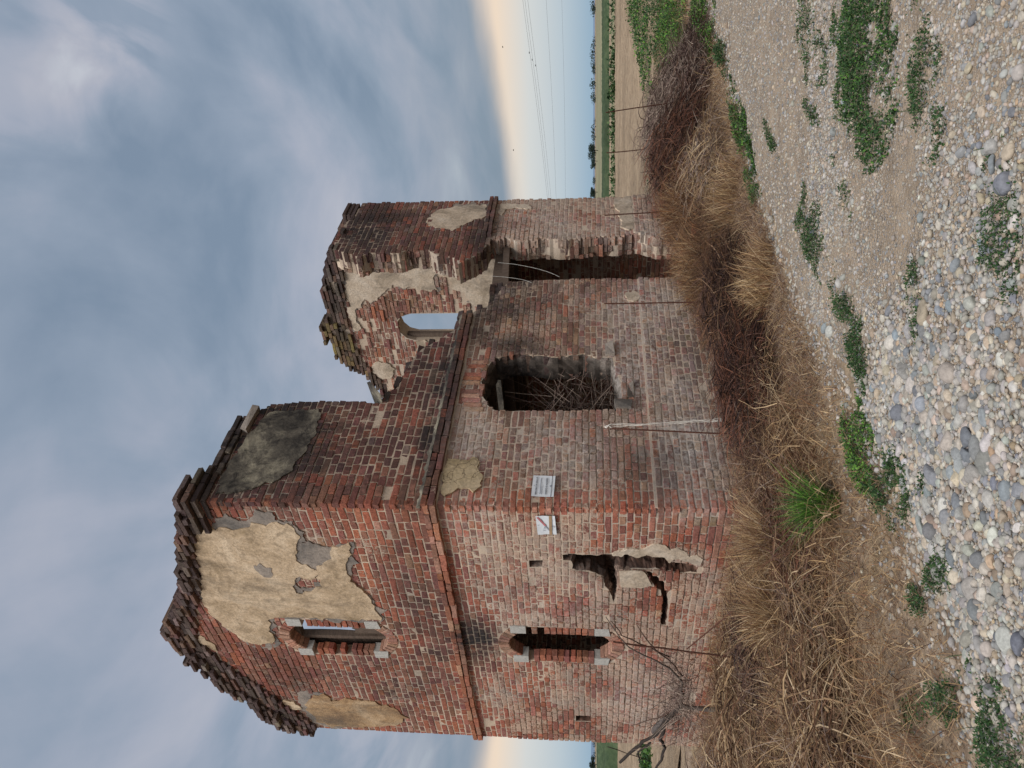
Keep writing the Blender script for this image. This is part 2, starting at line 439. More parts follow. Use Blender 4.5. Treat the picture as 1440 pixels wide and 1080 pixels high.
def m_gravel():
    m, t, b = mat_new('stony_track_soil'); p = pos(t)
    d1 = t.vor(p, 42); k1 = t.vor(p, 42, out='Color'); d2 = t.vor(p, 95); k2 = t.vor(p, 95, out='Color')
    n1 = t.noise(p, 1.1, 5, 0.6); n2 = t.noise(p, 120, 4, 0.7)
    soil = t.ramp(t.noise(p, 6, 5, 0.6), [(0.3, (0.20, 0.152, 0.108)), (0.6, (0.35, 0.272, 0.195))])
    pal = [(0.0, (0.24, 0.20, 0.16)), (0.2, (0.40, 0.34, 0.27)), (0.45, (0.46, 0.40, 0.33)), (0.65, (0.36, 0.35, 0.34)), (0.8, (0.20, 0.22, 0.25)), (0.92, (0.44, 0.32, 0.21))]
    s1 = t.n('ShaderNodeSeparateColor', ins={0: k1}).outputs[0]; s2 = t.n('ShaderNodeSeparateColor', ins={0: k2}).outputs[1]
    g1 = t.ramp(s1, pal, 'CONSTANT'); g2 = t.ramp(s2, pal, 'CONSTANT')
    sand = t.mapr(n1, 0.44, 0.58, 0.0, 1.0)
    f2 = t.m('MULTIPLY', t.mapr(d2, 0.3, 0.5, 1.0, 0.0), t.mapr(sand, 0, 1, 0.95, 0.55))
    f1 = t.m('MULTIPLY', t.mapr(d1, 0.3, 0.48, 1.0, 0.0), t.mapr(sand, 0, 1, 0.95, 0.2))
    c = t.mix(f2, soil, g2); c = t.mix(f1, c, g1)
    c = t.mix(1.0, c, t.ramp(n2, [(0.3, 0.75), (0.65, 1.12)]), 'MULTIPLY')
    t.put(b.inputs['Base Color'], c); b.inputs['Roughness'].default_value = 0.95
    h = t.m('ADD', t.m('MULTIPLY', f1, 1.0), t.m('ADD', t.m('MULTIPLY', f2, 0.5), t.m('MULTIPLY', n2, 0.25)))
    bump(t, b, h, 1.0, 0.010)
    return m


def m_field(name, c0, c1, c2, scale=1.0):
    m, t, b = mat_new(name); p = pos(t)
    st = t.scale(p, (1, 1, 1))
    n1 = t.noise(st, 0.12 * scale, 4, 0.6); n2 = t.noise(p, 2.6 * scale, 6, 0.75); n3 = t.noise(t.scale(p, (0.10, 1.0, 1), (0, 0, 0)), 0.8 * scale, 3, 0.6)
    c = t.ramp(n2, [(0.3, c0), (0.5, c1), (0.72, c2)])
    c = t.mix(1.0, c, t.ramp(n1, [(0.35, 0.68), (0.65, 1.25)]), 'MULTIPLY')
    c = t.mix(1.0, c, t.ramp(n3, [(0.3, 0.86), (0.7, 1.12)]), 'MULTIPLY')
    t.put(b.inputs['Base Color'], c); b.inputs['Roughness'].default_value = 0.98
    bump(t, b, n2, 1.0, 0.25)
    return m


M = dict(
    brick=m_brick(), mortar=m_mortar(),
    plaster=m_plaster('tan_plaster', [(0.32, 0.235, 0.145), (0.51, 0.385, 0.255), (0.62, 0.49, 0.345)], 0.65, (0.26, 0.195, 0.13)),
    cream=m_plaster('cream_plaster', [(0.33, 0.265, 0.195), (0.50, 0.405, 0.305), (0.58, 0.49, 0.39)], 0.6, (0.27, 0.225, 0.18)),
    grime=m_plaster('blackened_plaster', [(0.030, 0.027, 0.024), (0.11, 0.097, 0.078), (0.30, 0.27, 0.20)], 0.85, (0.022, 0.020, 0.019)),
    orange=m_plaster('ochre_plaster', [(0.25, 0.155, 0.085), (0.40, 0.26, 0.14), (0.48, 0.35, 0.22)], 0.7, (0.22, 0.145, 0.09)),
    cracked=m_plaster('cracked_ochre_plaster', [(0.34, 0.26, 0.15), (0.46, 0.36, 0.22), (0.50, 0.40, 0.27)], 0.45, (0.27, 0.21, 0.14), True),
    render=m_plaster('grey_undercoat_render', [(0.16, 0.145, 0.13), (0.25, 0.215, 0.185), (0.33, 0.28, 0.235)], 0.5, (0.15, 0.13, 0.115)),
    stone=m_plain('grey_stone_block', (0.40, 0.39, 0.36), 0.9, 40, 0.3),
    wood=m_plain('weathered_wood', (0.115, 0.085, 0.066), 0.9, 14, 0.5, 0, (1, 1, 8)),
    soil=m_ground(), gravel=m_gravel(),
    field=m_field('ploughed_soil', (0.20, 0.142, 0.09), (0.36, 0.265, 0.175), (0.48, 0.37, 0.255)),
    stubble=m_field('dry_stubble', (0.17, 0.165, 0.10), (0.23, 0.215, 0.13), (0.29, 0.26, 0.16), 0.2),
    crop=m_field('green_crop', (0.028, 0.048, 0.024), (0.052, 0.078, 0.038), (0.095, 0.12, 0.062), 0.5),
    pebble=m_attr('river_stone', 0.8, 55, 0.32, 0, 0.004),
    grass=m_attr('dry_stems', 0.9, None, 0, 0.25),
    leaf=m_attr('green_leaves', 0.6, None, 0, 0.3),
    bark=m_attr('dead_bark', 0.95, 60, 0.4, 0, 0.004),
    rust=m_plain('rusty_steel', (0.085, 0.036, 0.024), 0.85, 60, 0.5),
    ribbon=m_plain('white_tape_plastic', (0.62, 0.58, 0.52), 0.6, 40, 0.25),
    paper=m_plain('white_paper', (0.66, 0.69, 0.72), 0.7, 12, 0.08),
    ink=m_plain('black_ink', (0.05, 0.055, 0.075), 0.7, 30, 0.2),
    inkgrey=m_plain('grey_ink', (0.30, 0.32, 0.37), 0.7, 30, 0.2),
    redink=m_plain('faded_red_ink', (0.46, 0.16, 0.17), 0.7, 60, 0.5),
    tape=m_plain('brown_parcel_tape', (0.35, 0.235, 0.14), 0.45, 20, 0.2),
    cable=m_plain('dark_cable', (0.10, 0.10, 0.11), 0.6, 5, 0.1),
    feather=m_plain('dark_feathers', (0.02, 0.02, 0.022), 0.7, 30, 0.2),
    hill=m_plain('distant_hill', (0.14, 0.20, 0.28), 1.0, 0.004, 0.15),  # blue of distance haze put into the hill colour
)

# ------------------------------------------------------------------ terrain
HX = math.cos(HOUSE_ROT); HY = math.sin(HOUSE_ROT)


def gz(x, y):
    """ground height in world metres"""
    lx, ly = to_local(np.asarray(x, float), np.asarray(y, float))
    near = np.exp(-((np.asarray(x) / 30.0) ** 2 + ((np.asarray(y) - 8) / 30.0) ** 2))
    edge = -2.0 + 0.25 * np.sin(lx * 0.9) * near
    verge = sstep(0.0, 1.6, ly - edge)
    z = 0.11 * verge * near
    d = np.hypot((lx - 5.0) / 1.9, (ly + 0.3) / 1.1)
    z = z + 0.30 * np.exp(-d * d * 1.2)
    z = z + near * (0.05 * (fbm(lx * 0.8, ly * 0.8, 4) - 0.5) * (0.4 + verge) + 0.05 * verge * (fbm(lx * 5, ly * 5, 9) - 0.5))
    z = z - 0.12 * sstep(9, 16, np.hypot(lx - 3, ly - 2))
    return z


def g1(x, y): return float(gz(np.array([x]), np.array([y]))[0])


def axis(lo, hi, step, far0, far1, grow=1.13):
    a = list(np.arange(lo, hi + 1e-6, step)); s = step
    while a[-1] < far1: s *= grow; a.append(a[-1] + s)
    b = []; q = lo; s = step
    while q > far0: s *= grow; q -= s; b.append(q)
    return np.array(b[::-1] + a)


def grid_sheet(X, Y, Z, name, mat, kind='structure', parent=None, smooth=True):
    ny, nx = X.shape
    V = np.stack([X, Y, Z], -1).reshape(-1, 3)
    i = (np.arange(ny - 1)[:, None] * nx + np.arange(nx - 1)[None]).ravel()
    Q = np.stack([i, i + 1, i + nx + 1, i + nx], -1)
    return link(name, raw_mesh(name, V, None, Q, None, smooth), mat, parent, kind)


gx = axis(-7, 9, 0.09, -3500, 3500); gy = axis(1.0, 14, 0.09, -60, 5000)
X, Y = np.meshgrid(gx, gy)
Z = gz(X, Y) - 0.02
grid_sheet(X, Y, Z, 'ground', M['soil'])

# gravel track running beside the long wall
u = axis(-8, 9, 0.06, -14, 60, 1.12); v = np.linspace(0, 1, 90)
U, Vv = np.meshgrid(u, v)


def track_edge(lx): return -2.03 + 0.22 * np.sin(lx * 0.9) - 0.10 * sstep(2, 7, lx) * 3 + 0.30 * (fbm(lx * 1.3, lx * 0 + 3.3, 2) - 0.5) * 1.4


E0 = track_edge(U); LYt = E0 + (-7.2 - E0) * Vv
Xt = C0.x + dR.x * U + dL.x * LYt; Yt = C0.y + dR.y * U + dL.y * LYt


def track_z(x, y):
    lx, ly = to_local(x, y)
    e = track_edge(lx)
    t = sstep(0.0, 0.35, e - ly)
    return gz(x, y) - 0.045 + 0.05 * t + 0.022 * (fbm(lx * 2.2, ly * 2.2, 21) - 0.5) * t + 0.012 * (fbm(lx * 9, ly * 9, 22) - 0.5) * t


track = grid_sheet(Xt, Yt, track_z(Xt, Yt), 'gravel_track', M['gravel'])

# ploughed field beyond the building, crop and stubble farther out
fx = axis(-30, 45, 0.30, -900, 900, 1.12); fy = axis(13.2, 45, 0.22, 13.1, 84, 1.06)
X, Y = np.meshgrid(fx, fy)
lxF, lyF = to_local(X, Y)
inF = np.maximum(sstep(8.6, 9.6, lxF) * sstep(-0.6, 0.4, lyF), sstep(7.0, 8.0, lyF))
Zf = gz(X, Y) - 0.15 + 0.20 * inF + inF * 0.10 * (fbm(X * 2.3, Y * 2.3, 31, 3) - 0.5)
grid_sheet(X, Y, Zf, 'ploughed_field', M['field'])


def crop_sheet(name, x0, x1, y0, y1, h, mat, nx=160, ny=24):
    xs = np.linspace(x0, x1, nx); ys = np.linspace(y0, y1, ny); X, Y = np.meshgrid(xs, ys)
    rim = np.minimum(np.minimum(Y - y0, y1 - Y), np.minimum(X - x0, x1 - X))
    Z = -0.14 + (h + 0.14) * sstep(0, 0.8, rim) + h * 0.35 * (rng.random(X.shape) - 0.5) * (rim > 0.01)
    return grid_sheet(X, Y, Z, name, mat)


crop_sheet('crop_field', 6, 170, 83, 103, 0.50, M['crop'], 500, 40)
crop_sheet('crop_field', -150, -14, 52, 60, 0.75, M['crop'], 300, 30)
crop_sheet('crop_field', -260, -30, 120, 190, 0.9, M['crop'], 200, 30)
crop_sheet('stubble_field', -900, 900, 106, 900, -0.02, M['stubble'], 120, 60)
crop_sheet('dry_field_margin', -60, 120, 62, 66, 0.10, M['stubble'], 200, 12)


def ridge(name, x0, x1, y, hmax, seed, base=0.0):
    xs = np.linspace(x0, x1, 120)
    hh = hmax * (0.35 + 0.9 * fbm(xs / (x1 - x0) * 7, xs * 0 + seed, seed, 4)) * np.clip(np.minimum((xs - x0), (x1 - xs)) / (0.12 * (x1 - x0)), 0, 1)
    rows = [(0, -0.35), (0.6, -0.12), (1.0, 0), (0.5, 0.2), (0, 0.4)]
    X = np.stack([xs for _ in rows]); Y = np.stack([np.full_like(xs, y + d * hmax * 4) for _, d in rows])
    Z = np.stack([base - 2 + hh * k for k, _ in rows])
    return grid_sheet(X, Y, Z, name, M['hill'])


ridge('hills', -6500, -1200, 6500, 42, 5)
ridge('hills', 500, 9000, 9500, 24, 8)

# ------------------------------------------------------------------ the ruined house (house frame: x along the long wall, y along the gable, z up)
house = empty('ruined_house', C0, HOUSE_ROT)
tag(house, 'roofless ruined brick house with two gables, crumbling plaster and a broken long wall', 'building')


def PA(s, z, d): return (-d, s, z)                    # gable facing the camera side, outer face
def PF(s, z, d): return (s, -d, z)                    # long wall, outer face
def PB(s, z, d): return (LX - TH - d, s, z)           # far gable, inner face
def PG(s, z, d): return (s, LY - TH - d, z)           # back wall, inner face


BR = []                                               # every brick: (wall, verts, colour rgba, flip, score)


def brick_verts(P, s0, s1, z0, z1, d, depth, jit=0.0009, tilt=0.002):
    L = s1 - s0; h = z1 - z0; e = min(0.005, L * 0.2); f = min(0.0045, h * 0.25)
    us = np.array([0, e, L * rnd.uniform(0.35, 0.65), L - e, L]); vs = np.array([0, f, h - f, h])
    Uu, Ww = np.meshgrid(us, vs)
    D = np.zeros_like(Uu)
    D[0, :] -= 0.0035; D[-1, :] -= 0.0035; D[:, 0] -= 0.0035; D[:, -1] -= 0.0035
    for a in (0, -1):
        for b in (0, -1): D[a, b] -= rnd.uniform(0.0, 0.006)
    k = rnd.random()
    if k < 0.22:                                      # a spalled corner or edge
        a, b = rnd.choice((0, -1)), rnd.choice((0, 1, 2, 3, -1)); D[a, b] -= rnd.uniform(0.008, 0.022)
    D += rng.normal(0, jit, D.shape) + tilt * rnd.uniform(-1, 1) * (Uu / max(L, .01) - 0.5) + tilt * rnd.uniform(-1, 1) * (Ww / h - 0.5)
    Uu = Uu + rng.normal(0, 0.0034, D.shape); Ww = Ww + rng.normal(0, 0.0030, D.shape)
    rot = rnd.gauss(0, 0.016)
    Ss = s0 + Uu - rot * (Ww - h / 2); Zz = z0 + Ww + rot * (Uu - L / 2)
    ring = [(0, j) for j in range(5)] + [(i, 4) for i in (1, 2)] + [(3, j) for j in (4, 3, 2, 1, 0)] + [(i, 0) for i in (2, 1)]
    S2 = np.concatenate([Ss.ravel(), [Ss[a] for a in ring]]); Z2 = np.concatenate([Zz.ravel(), [Zz[a] for a in ring]])
    D2 = np.concatenate([d + D.ravel(), np.full(len(ring), d - depth)])
    a, b, c = P(S2, Z2, D2)
    a = np.broadcast_to(a, S2.shape); b = np.broadcast_to(b, S2.shape); c = np.broadcast_to(c, S2.shape)
    return np.stack([a, b, c], -1)


_rq = [(i * 5 + j, i * 5 + j + 1, (i + 1) * 5 + j + 1, (i + 1) * 5 + j) for i in range(3) for j in range(4)]
_ringI = [0, 1, 2, 3, 4, 9, 14, 19, 18, 17, 16, 15, 10, 5]
_rq += [(20 + k, 20 + (k + 1) % 14, _ringI[(k + 1) % 14], _ringI[k]) for k in range(14)]
BQ = np.array(_rq); BQF = BQ[:, ::-1]


def put_brick(wall, P, s0, s1, z0, z1, d, depth, rgba, flip=False, n_out=None, **kw):
    V = brick_verts(P, s0, s1, z0, z1, d, depth, **kw)
    c = V.mean(0)
    to = np.array(CAML) - c; dist = np.linalg.norm(to)
    nn = np.array(n_out if n_out is not None else ((-1, 0, 0) if flip else (0, -1, 0)))
    score = (s1 - s0) * (z1 - z0) * max(0.0, float(nn @ to) / dist) / dist ** 2
    BR.append((wall, V, np.array(rgba), flip, score))


def lay(wall, P, flip, s0, s1, z0, z1, mask, tint, proud=0.0045, jit=0.0018, course=0.0672, joint=0.0135, header=0.80, depth=0.05, rag=0.0, wav=0.010, miss=0.0, dfun=None, seed=0, lf=1.0):
    nrow = int(round((z1 - z0) / course))
    xs = np.arange(s0, s1, 0.004)
    for r in range(nrow):
        zc = z0 + (r + 0.5) * course
        ok = mask(xs, np.full(xs.shape, zc))
        if not ok.any(): continue
        dv = np.flatnonzero(np.diff(np.concatenate([[0], ok.astype(int), [0]])))
        for a, b in zip(dv[::2], dv[1::2]):
            sa = xs[a] - rnd.uniform(0, rag); sb = xs[min(b, len(xs) - 1)] + rnd.uniform(0, rag)
            if sb - sa < 0.03: continue
            s = sa - (0.0 if r % 2 else 0.055) * (1 if sa > s0 + 0.02 else 0)
            first = True
            while s < sb - 0.012:
                L = 0.118 if rnd.random() < header else 0.243
                if first and (r % 2): L = 0.118
                if first and not (r % 2): L = 0.243
                first = False
                L *= rnd.uniform(0.84, 1.12) * lf
                e = s + L
                if sb - e < 0.05: e = sb
                a0 = max(s, sa); b0 = min(e, sb)
                if b0 - a0 > 0.028 and rnd.random() >= miss:
                    sc = (a0 + b0) / 2
                    zo = wav * 2 * (float(vn(sc * 0.9, zc * 0.7, seed + 40)) - 0.5) + rnd.gauss(0, 0.0014)
                    hh = (course - joint) * rnd.uniform(0.95, 1.04)
                    d = proud + rnd.gauss(0, jit) + 0.010 * float(sstep(0.50, 0.66, fbm(sc * 0.9, zc * 0.9, seed + 90)))
                    if dfun: d += dfun(sc, zc)
                    put_brick(wall, P, a0 + joint * 0.5, b0 - joint * 0.5, zc - hh / 2 + zo, zc + hh / 2 + zo, d, depth, tint(sc, zc), flip)
                s = e


PAL = dict(red=(0.300, 0.088, 0.050), orange=(0.33, 0.12, 0.065), purple=(0.135, 0.058, 0.052), dark=(0.055, 0.042, 0.040), pale=(0.40, 0.25, 0.175), brown=(0.185, 0.105, 0.075), grey=(0.20, 0.165, 0.14), rose=(0.30, 0.135, 0.10), lichen=(0.22, 0.165, 0.06), moss=(0.17, 0.145, 0.085))


def pick(wts):
    ks = list(wts); t = rnd.random() * sum(max(0, wts[k]) for k in ks)
    for k in ks:
        t -= max(0, wts[k])
        if t <= 0: break
    tot = sum(max(0, q) for q in wts.values()); mean = sum(np.array(PAL[q]) * max(0, wts[q]) for q in ks) / tot
    c = np.array(PAL[k]) * 0.5 + mean * 0.5; v = rnd.uniform(0.88, 1.34)
    return c * v * np.array([1, rnd.uniform(0.93, 1.08), rnd.uniform(0.92, 1.08)])


def bell(s, z, cs, cz, ws, wz): return math.exp(-(((s - cs) / ws) ** 2 + ((z - cz) / wz) ** 2))


def tintA(s, z):
    n = float(fbm(s * 1.1, z * 1.1, 60)); n2 = float(fbm(s * 2.3, z * 2.3, 66))
    low = 1 - float(sstep(2.4, 3.0, z))
    soot = 1.6 * bell(s, z, 2.25, 2.85, 0.55, 0.28) + 0.9 * bell(s, z, 1.9, 3.3, 1.3, 0.25) + 0.9 * bell(s, z, 3.3, 4.0, 1.0, 0.5) * n2
    cw = {'red': 1.0, 'orange': 0.14 + 0.7 * bell(s, z, 0.1, 3.3, 0.5, 0.9), 'purple': 0.55 + 1.5 * max(0, n - 0.5) + 1.2 * soot * 0.6, 'dark': 0.03 + 0.9 * soot, 'pale': 0.10 + 0.1 * low, 'rose': 0.55, 'brown': 0.35}
    if z > 5.4: cw['dark'] += 0.5
    if s < 0.3 and z < 1.0: cw['moss'] = 1.2 * (1 - z)
    sm = 0.22 + 0.62 * low * float(sstep(0.35, 0.58, n2)) + 0.30 * float(sstep(0.45, 0.65, n)) - 0.25 * soot
    if s < 0.35: sm -= 0.1
    sm += 0.45 * bell(s, z, 3.3, 0.9, 0.7, 0.5)
    return (*pick(cw), max(0.0, min(1.0, sm + rnd.uniform(-0.13, 0.13))))


def tintF(s, z):
    n = float(fbm(s * 1.0, z * 1.0, 70)); n2 = float(fbm(s * 2.1, z * 2.1, 76))
    if z > 3.0:
        soot = float(sstep(3.6, 5.0, z)) * 0.8 + 0.7 * float(sstep(1.6, 2.6, s)) * n + 0.5 * bell(s, z, 0.9, 3.1, 1.5, 0.12)
        if s > 4: soot = 0.9 * float(sstep(3.4, 4.4, z)) + 0.5 * n
        cw = {'red': 0.75, 'purple': 1.3, 'dark': 0.35 + 1.2 * soot, 'rose': 0.25, 'brown': 0.5, 'grey': 0.12}
        if s < 0.3: cw['orange'] = 0.9 * (1 - soot)
        return (*pick(cw), max(0, min(1, 0.16 + 0.35 * n2 * float(sstep(0.5, 0.62, n2)) + rnd.uniform(-0.1, 0.1))))
    corner = math.exp(-(s / 0.22) ** 2)
    cw = {'red': 0.35 + 2.2 * corner, 'orange': 0.12 + 0.8 * corner + 1.0 * bell(s, z, 2.6, 2.6, 0.4, 0.2), 'purple': 0.35, 'dark': 0.10 + 0.4 * max(0, n - 0.5), 'grey': 0.75 * (1 - corner), 'brown': 1.05 * (1 - corner), 'rose': 0.45, 'pale': 0.25}
    if z < 0.8: cw['moss'] = 0.0 + 0.9 * (1 - float(sstep(0.25, 0.8, z))) * (1 - 0.6 * float(sstep(0.3, 1.5, s))); cw['grey'] += 0.8; cw['dark'] += 0.25
    if s > 4.7: cw['rose'] += 1.4; cw['red'] += 0.3; cw['pale'] += 0.6; cw['grey'] *= 0.4
    if 3.0 < s < 3.9 and z > 2.2: cw['dark'] += 1.2; cw['grey'] += 0.6
    sm = 0.40 + 0.40 * float(sstep(0.42, 0.62, n2)) + 0.15 * (n - 0.5) - 0.38 * corner
    if s > 4.5: sm += 0.22
    return (*pick(cw), max(0, min(1, sm + rnd.uniform(-0.13, 0.13))))


def tintB(s, z):
    n = float(fbm(s * 1.2, z * 1.2, 80))
    cw = {'red': 0.55, 'rose': 0.6, 'purple': 1.0, 'brown': 0.7, 'pale': 0.25, 'dark': 0.15}
    return (*pick(cw), max(0, min(1, 0.30 + 0.55 * n + rnd.uniform(-0.1, 0.1))))


def tintG(s, z):
    return (*pick({'red': 0.4, 'brown': 0.9, 'grey': 0.7, 'dark': 0.6, 'rose': 0.4}), rnd.uniform(0.3, 0.7))


def tintD(s, z):                                       # weather-blackened capping bricks
    return (*pick({'dark': 2.2, 'brown': 0.7, 'purple': 0.3, 'grey': 0.45}), rnd.uniform(0.0, 0.22))


def tintL(s, z):                                       # capping with yellow lichen
    k = math.exp(-((s - 2.5) / 0.55) ** 2)
    return (*pick({'dark': 1.6, 'brown': 0.8, 'purple': 0.3, 'lichen': 2.2 * k, 'grey': 0.4}), rnd.uniform(0.0, 0.2))


def arch_open(c, hw, zb, zt, rise, n=9):
    """opening with a segmental head and sill, as an outline"""
    out = []
    for k in range(n + 1):
        q = -1 + 2 * k / n; out.append((c + hw * q, zb - rise * (1 - q * q) + rise))
    for k in range(n + 1):
        q = 1 - 2 * k / n; out.append((c + hw * q, zt - rise + rise * (1 - q * q)))
    return out


def grow(poly, d):
    c = np.mean(poly, 0); return [tuple(c + (np.array(p) - c) * (1 + d / (np.linalg.norm(np.array(p) - c) + 1e-9))) for p in poly]


# ---- gable wall A (near gable)
A_OUT = [(0, -0.4), (0, 5.28), (0.05, 5.36), (0.55, 5.56), (1.2, 5.80), (1.75, 6.08), (2.27, 6.36), (2.8, 6.22), (3.4, 5.98), (3.9, 5.70), (4.3, 5.48), (4.54, 5.30), (4.54, -0.4)]
A_CAP_TOP = [(-0.10, 5.46), (0.35, 5.58), (0.62, 5.68), (1.05, 5.84), (1.3, 5.90), (1.74, 6.14), (2.02, 6.34), (2.3, 6.50), (2.62, 6.46), (2.96, 6.33), (3.36, 6.20), (3.58, 6.08), (3.80, 5.93), (4.18, 5.86), (4.42, 5.70), (4.57, 5.52), (4.60, 5.26)]
A_CAP_LOW = [(4.47, 5.19), (4.01, 5.40), (3.77, 5.53), (3.49, 5.66), (3.23, 5.82), (2.87, 5.99), (2.4, 6.12), (1.75, 5.90), (1.54, 5.80), (1.2, 5.66), (0.73, 5.56), (0.38, 5.42), (-0.02, 5.27)]
A_CAP = A_CAP_TOP + A_CAP_LOW
wU = arch_open(2.32, 0.235, 3.83, 4.965, 0.14); wL = arch_open(2.30, 0.225, 1.30, 2.44, 0.14)
A_CAV = [(0.708, 1.807), (0.674, 1.685), (0.696, 1.473), (0.661, 1.322), (0.654, 1.009), (0.684, 0.859), (0.767, 0.779), (0.784, 0.6), (0.842, 0.491), (0.93, 0.513), (0.926, 0.694), (0.881, 0.833), (0.887, 0.984), (0.89, 1.26), (1.172, 1.27), (1.361, 1.28), (1.473, 1.31), (1.364, 1.343), (1.177, 1.393), (1.021, 1.41), (0.949, 1.55), (0.918, 1.72), (0.792, 1.73), (0.783, 1.802)]
A_GRO = [(0.90, 1.0), (0.973, 0.919), (1.073, 0.837), (1.175, 0.777), (1.389, 0.764), (1.84, 0.752), (1.846, 0.815), (1.393, 0.832), (1.232, 0.852), (1.13, 0.942)]
A_H1 = [(0.79, 1.99), (0.90, 1.99), (0.91, 2.14), (0.80, 2.14)]
A_H2 = [(3.87, 1.54), (4.02, 1.54), (4.03, 1.73), (3.88, 1.73)]
P_BIG = [(0.415, 5.45), (0.325, 5.304), (0.408, 5.231), (0.361, 5.101), (0.4, 4.985), (0.354, 4.857), (0.269, 4.818), (0.309, 4.759), (0.284, 4.612), (0.279, 4.443), (0.531, 4.396), (0.665, 4.487), (0.936, 4.499), (1.022, 4.344), (0.831, 4.153), (0.65, 4.084), (0.579, 3.927), (0.688, 3.908), (0.963, 4.023), (1.198, 4.029), (1.436, 3.898), (1.685, 3.824), (1.90, 3.826), (1.91, 4.032), (1.91, 4.499), (1.91, 4.757), (1.90, 4.984), (1.98, 5.10), (2.2, 5.16), (2.424, 5.177), (2.495, 5.364), (2.448, 5.553), (2.168, 5.665), (1.898, 5.774), (1.687, 5.80), (1.427, 5.74), (1.173, 5.639), (0.889, 5.60), (0.57, 5.50)]
P_BIGH = [(1.324, 4.659), (1.125, 4.547), (1.193, 4.445), (1.094, 4.361), (1.31, 4.352), (1.416, 4.499), (1.448, 4.66)]
P_G1 = [(0.431, 5.297), (0.238, 5.175), (0.152, 5.034), (0.273, 4.946), (0.228, 4.82), (0.124, 4.733), (0.14, 4.571), (0.241, 4.572), (0.279, 4.443), (0.486, 4.328), (0.572, 4.335), (0.56, 4.45), (0.38, 4.52), (0.36, 4.621), (0.42, 4.838), (0.54, 4.902), (0.48, 4.999), (0.46, 5.108), (0.50, 5.238)]
P_G2 = [(0.65, 4.50), (0.60, 4.332), (0.66, 4.12), (0.83, 4.10), (1.06, 4.284), (1.0, 4.43), (0.90, 4.52)]
P_ORG = [(3.687, 5.055), (3.601, 4.854), (3.771, 4.821), (3.678, 4.55), (3.755, 4.244), (3.875, 4.016), (4.115, 3.893), (4.315, 4.054), (4.433, 4.483), (4.46, 4.945), (4.354, 5.15), (3.909, 5.182)]
P_V1 = [(2.378, 6.10), (2.341, 6.04), (2.488, 5.98), (2.641, 5.93), (2.70, 5.99), (2.557, 6.06), (2.47, 6.11)]
P_V2 = [(3.80, 5.46), (3.83, 5.30), (4.047, 5.28), (4.05, 5.37), (3.93, 5.45)]
wUc = arch_open(2.32, 0.345, 3.715, 5.08, 0.165); wLc = arch_open(2.30, 0.335, 1.185, 2.555, 0.165)   # the inner splay of the two windows
A_OUTI = [(min(max(a, 0.0005), LY - 0.0005), b) for a, b in A_OUT]
CAVR = ragged(ragged(A_CAV, 0.06, 0.022, 2), 0.02, 0.007, 12); GROR = ragged(ragged(A_GRO, 0.06, 0.014, 3), 0.02, 0.005, 13)


def two_leaves():
    a = slab([A_OUTI, wUc, wLc, CAVR, GROR, A_H1, A_H2], PA, 0.0, -0.125)
    wide = lambda c, z0, z1: [(c - 0.36, z0), (c + 1.05, z0), (c + 1.05, z1), (c - 0.36, z1)]      # inner splays, wide on the far side
    b = slab([[(max(q, 0.0012), z) for q, z in A_OUTI], wide(2.32, 3.70, 5.08), wide(2.30, 1.17, 2.57), CAVR, GROR, A_H1, A_H2], PA, -0.126, -TH)
    n = len(a[0]); f = lambda L: [tuple(i + n for i in t) for t in L]
    return a[0] + b[0], a[1] + f(b[1]), a[2] + f(b[2])


gA = link('gable_wall', raw_mesh('gable_wall', *two_leaves()), M['mortar'], house)
gA['label'] = 'near gable wall with large tan plaster patch and two narrow windows'


def ringmask(poly): return lambda s, z: pip(s, z, poly)


ringU = arch_open(2.32, 0.362, 3.70, 5.095, 0.17); ringL = arch_open(2.30, 0.352, 1.17, 2.57, 0.17)
noA = [ringU, ringL, grow(A_CAV, 0.01), A_GRO, A_H1, A_H2]
insetP = [grow(P_BIG, -0.06), grow(P_ORG, -0.05), grow(P_G2, -0.05)]


def maskA(s, z):
    ok = pip(s, z, [(-0.012, -0.3)] + [(-0.012, 5.30)] + A_OUT[2:-2] + [(4.552, 5.3), (4.552, -0.3)])
    for q in noA: ok &= ~pip(s, z, q)
    for q in insetP: ok &= ~pip(s, z, q) | pip(s, z, grow(P_BIGH, 0.05))
    return ok & ~pip(s, z, A_CAP) & ~((z > 2.95) & (z < 3.085))


lay('A', PA, True, -0.012, 4.556, -0.2, 2.951, maskA, tintA, seed=1, miss=0.002)
lay('A', PA, True, -0.012, 4.556, 3.0854, 6.5, maskA, tintA, seed=1, miss=0.002, course=0.0765, lf=1.1)
# string course, capping and corner cornice
lay('A', PA, True, -0.05, 4.60, 2.951, 3.0854, lambda s, z: (s > -0.045) & (s < 4.59), lambda s, z: (*pick({'orange': 0.8, 'red': 0.7, 'brown': 0.6, 'pale': 0.5}), rnd.uniform(0.1, 0.5)), proud=0.045, depth=0.09, course=0.0672, header=0.3, seed=2)
lay('A', PA, True, -0.15, 4.70, 5.18, 6.53, ringmask(A_CAP), tintD, proud=0.045, jit=0.012, depth=0.12, header=0.5, rag=0.05, miss=0.03, course=0.058, joint=0.010, seed=3)
lay('A', PA, True, -0.15, 4.70, 5.18, 6.60, lambda s, z: pip(s, z, A_CAP_TOP + [(4.50, 5.30), (4.35, 5.45), (3.9, 5.74), (3.3, 6.06), (2.9, 6.20), (2.3, 6.36), (2.0, 6.20), (1.7, 6.0), (1.3, 5.78), (1.0, 5.72), (0.6, 5.57), (0.3, 5.47), (-0.1, 5.36)]), tintD, proud=0.080, jit=0.016, depth=0.33, header=0.45, rag=0.06, miss=0.06, course=0.058, joint=0.009, seed=4)
# capping top seen from inside too: a rough crest over the wall thickness
# voussoirs, jambs and stone blocks of the two narrow windows


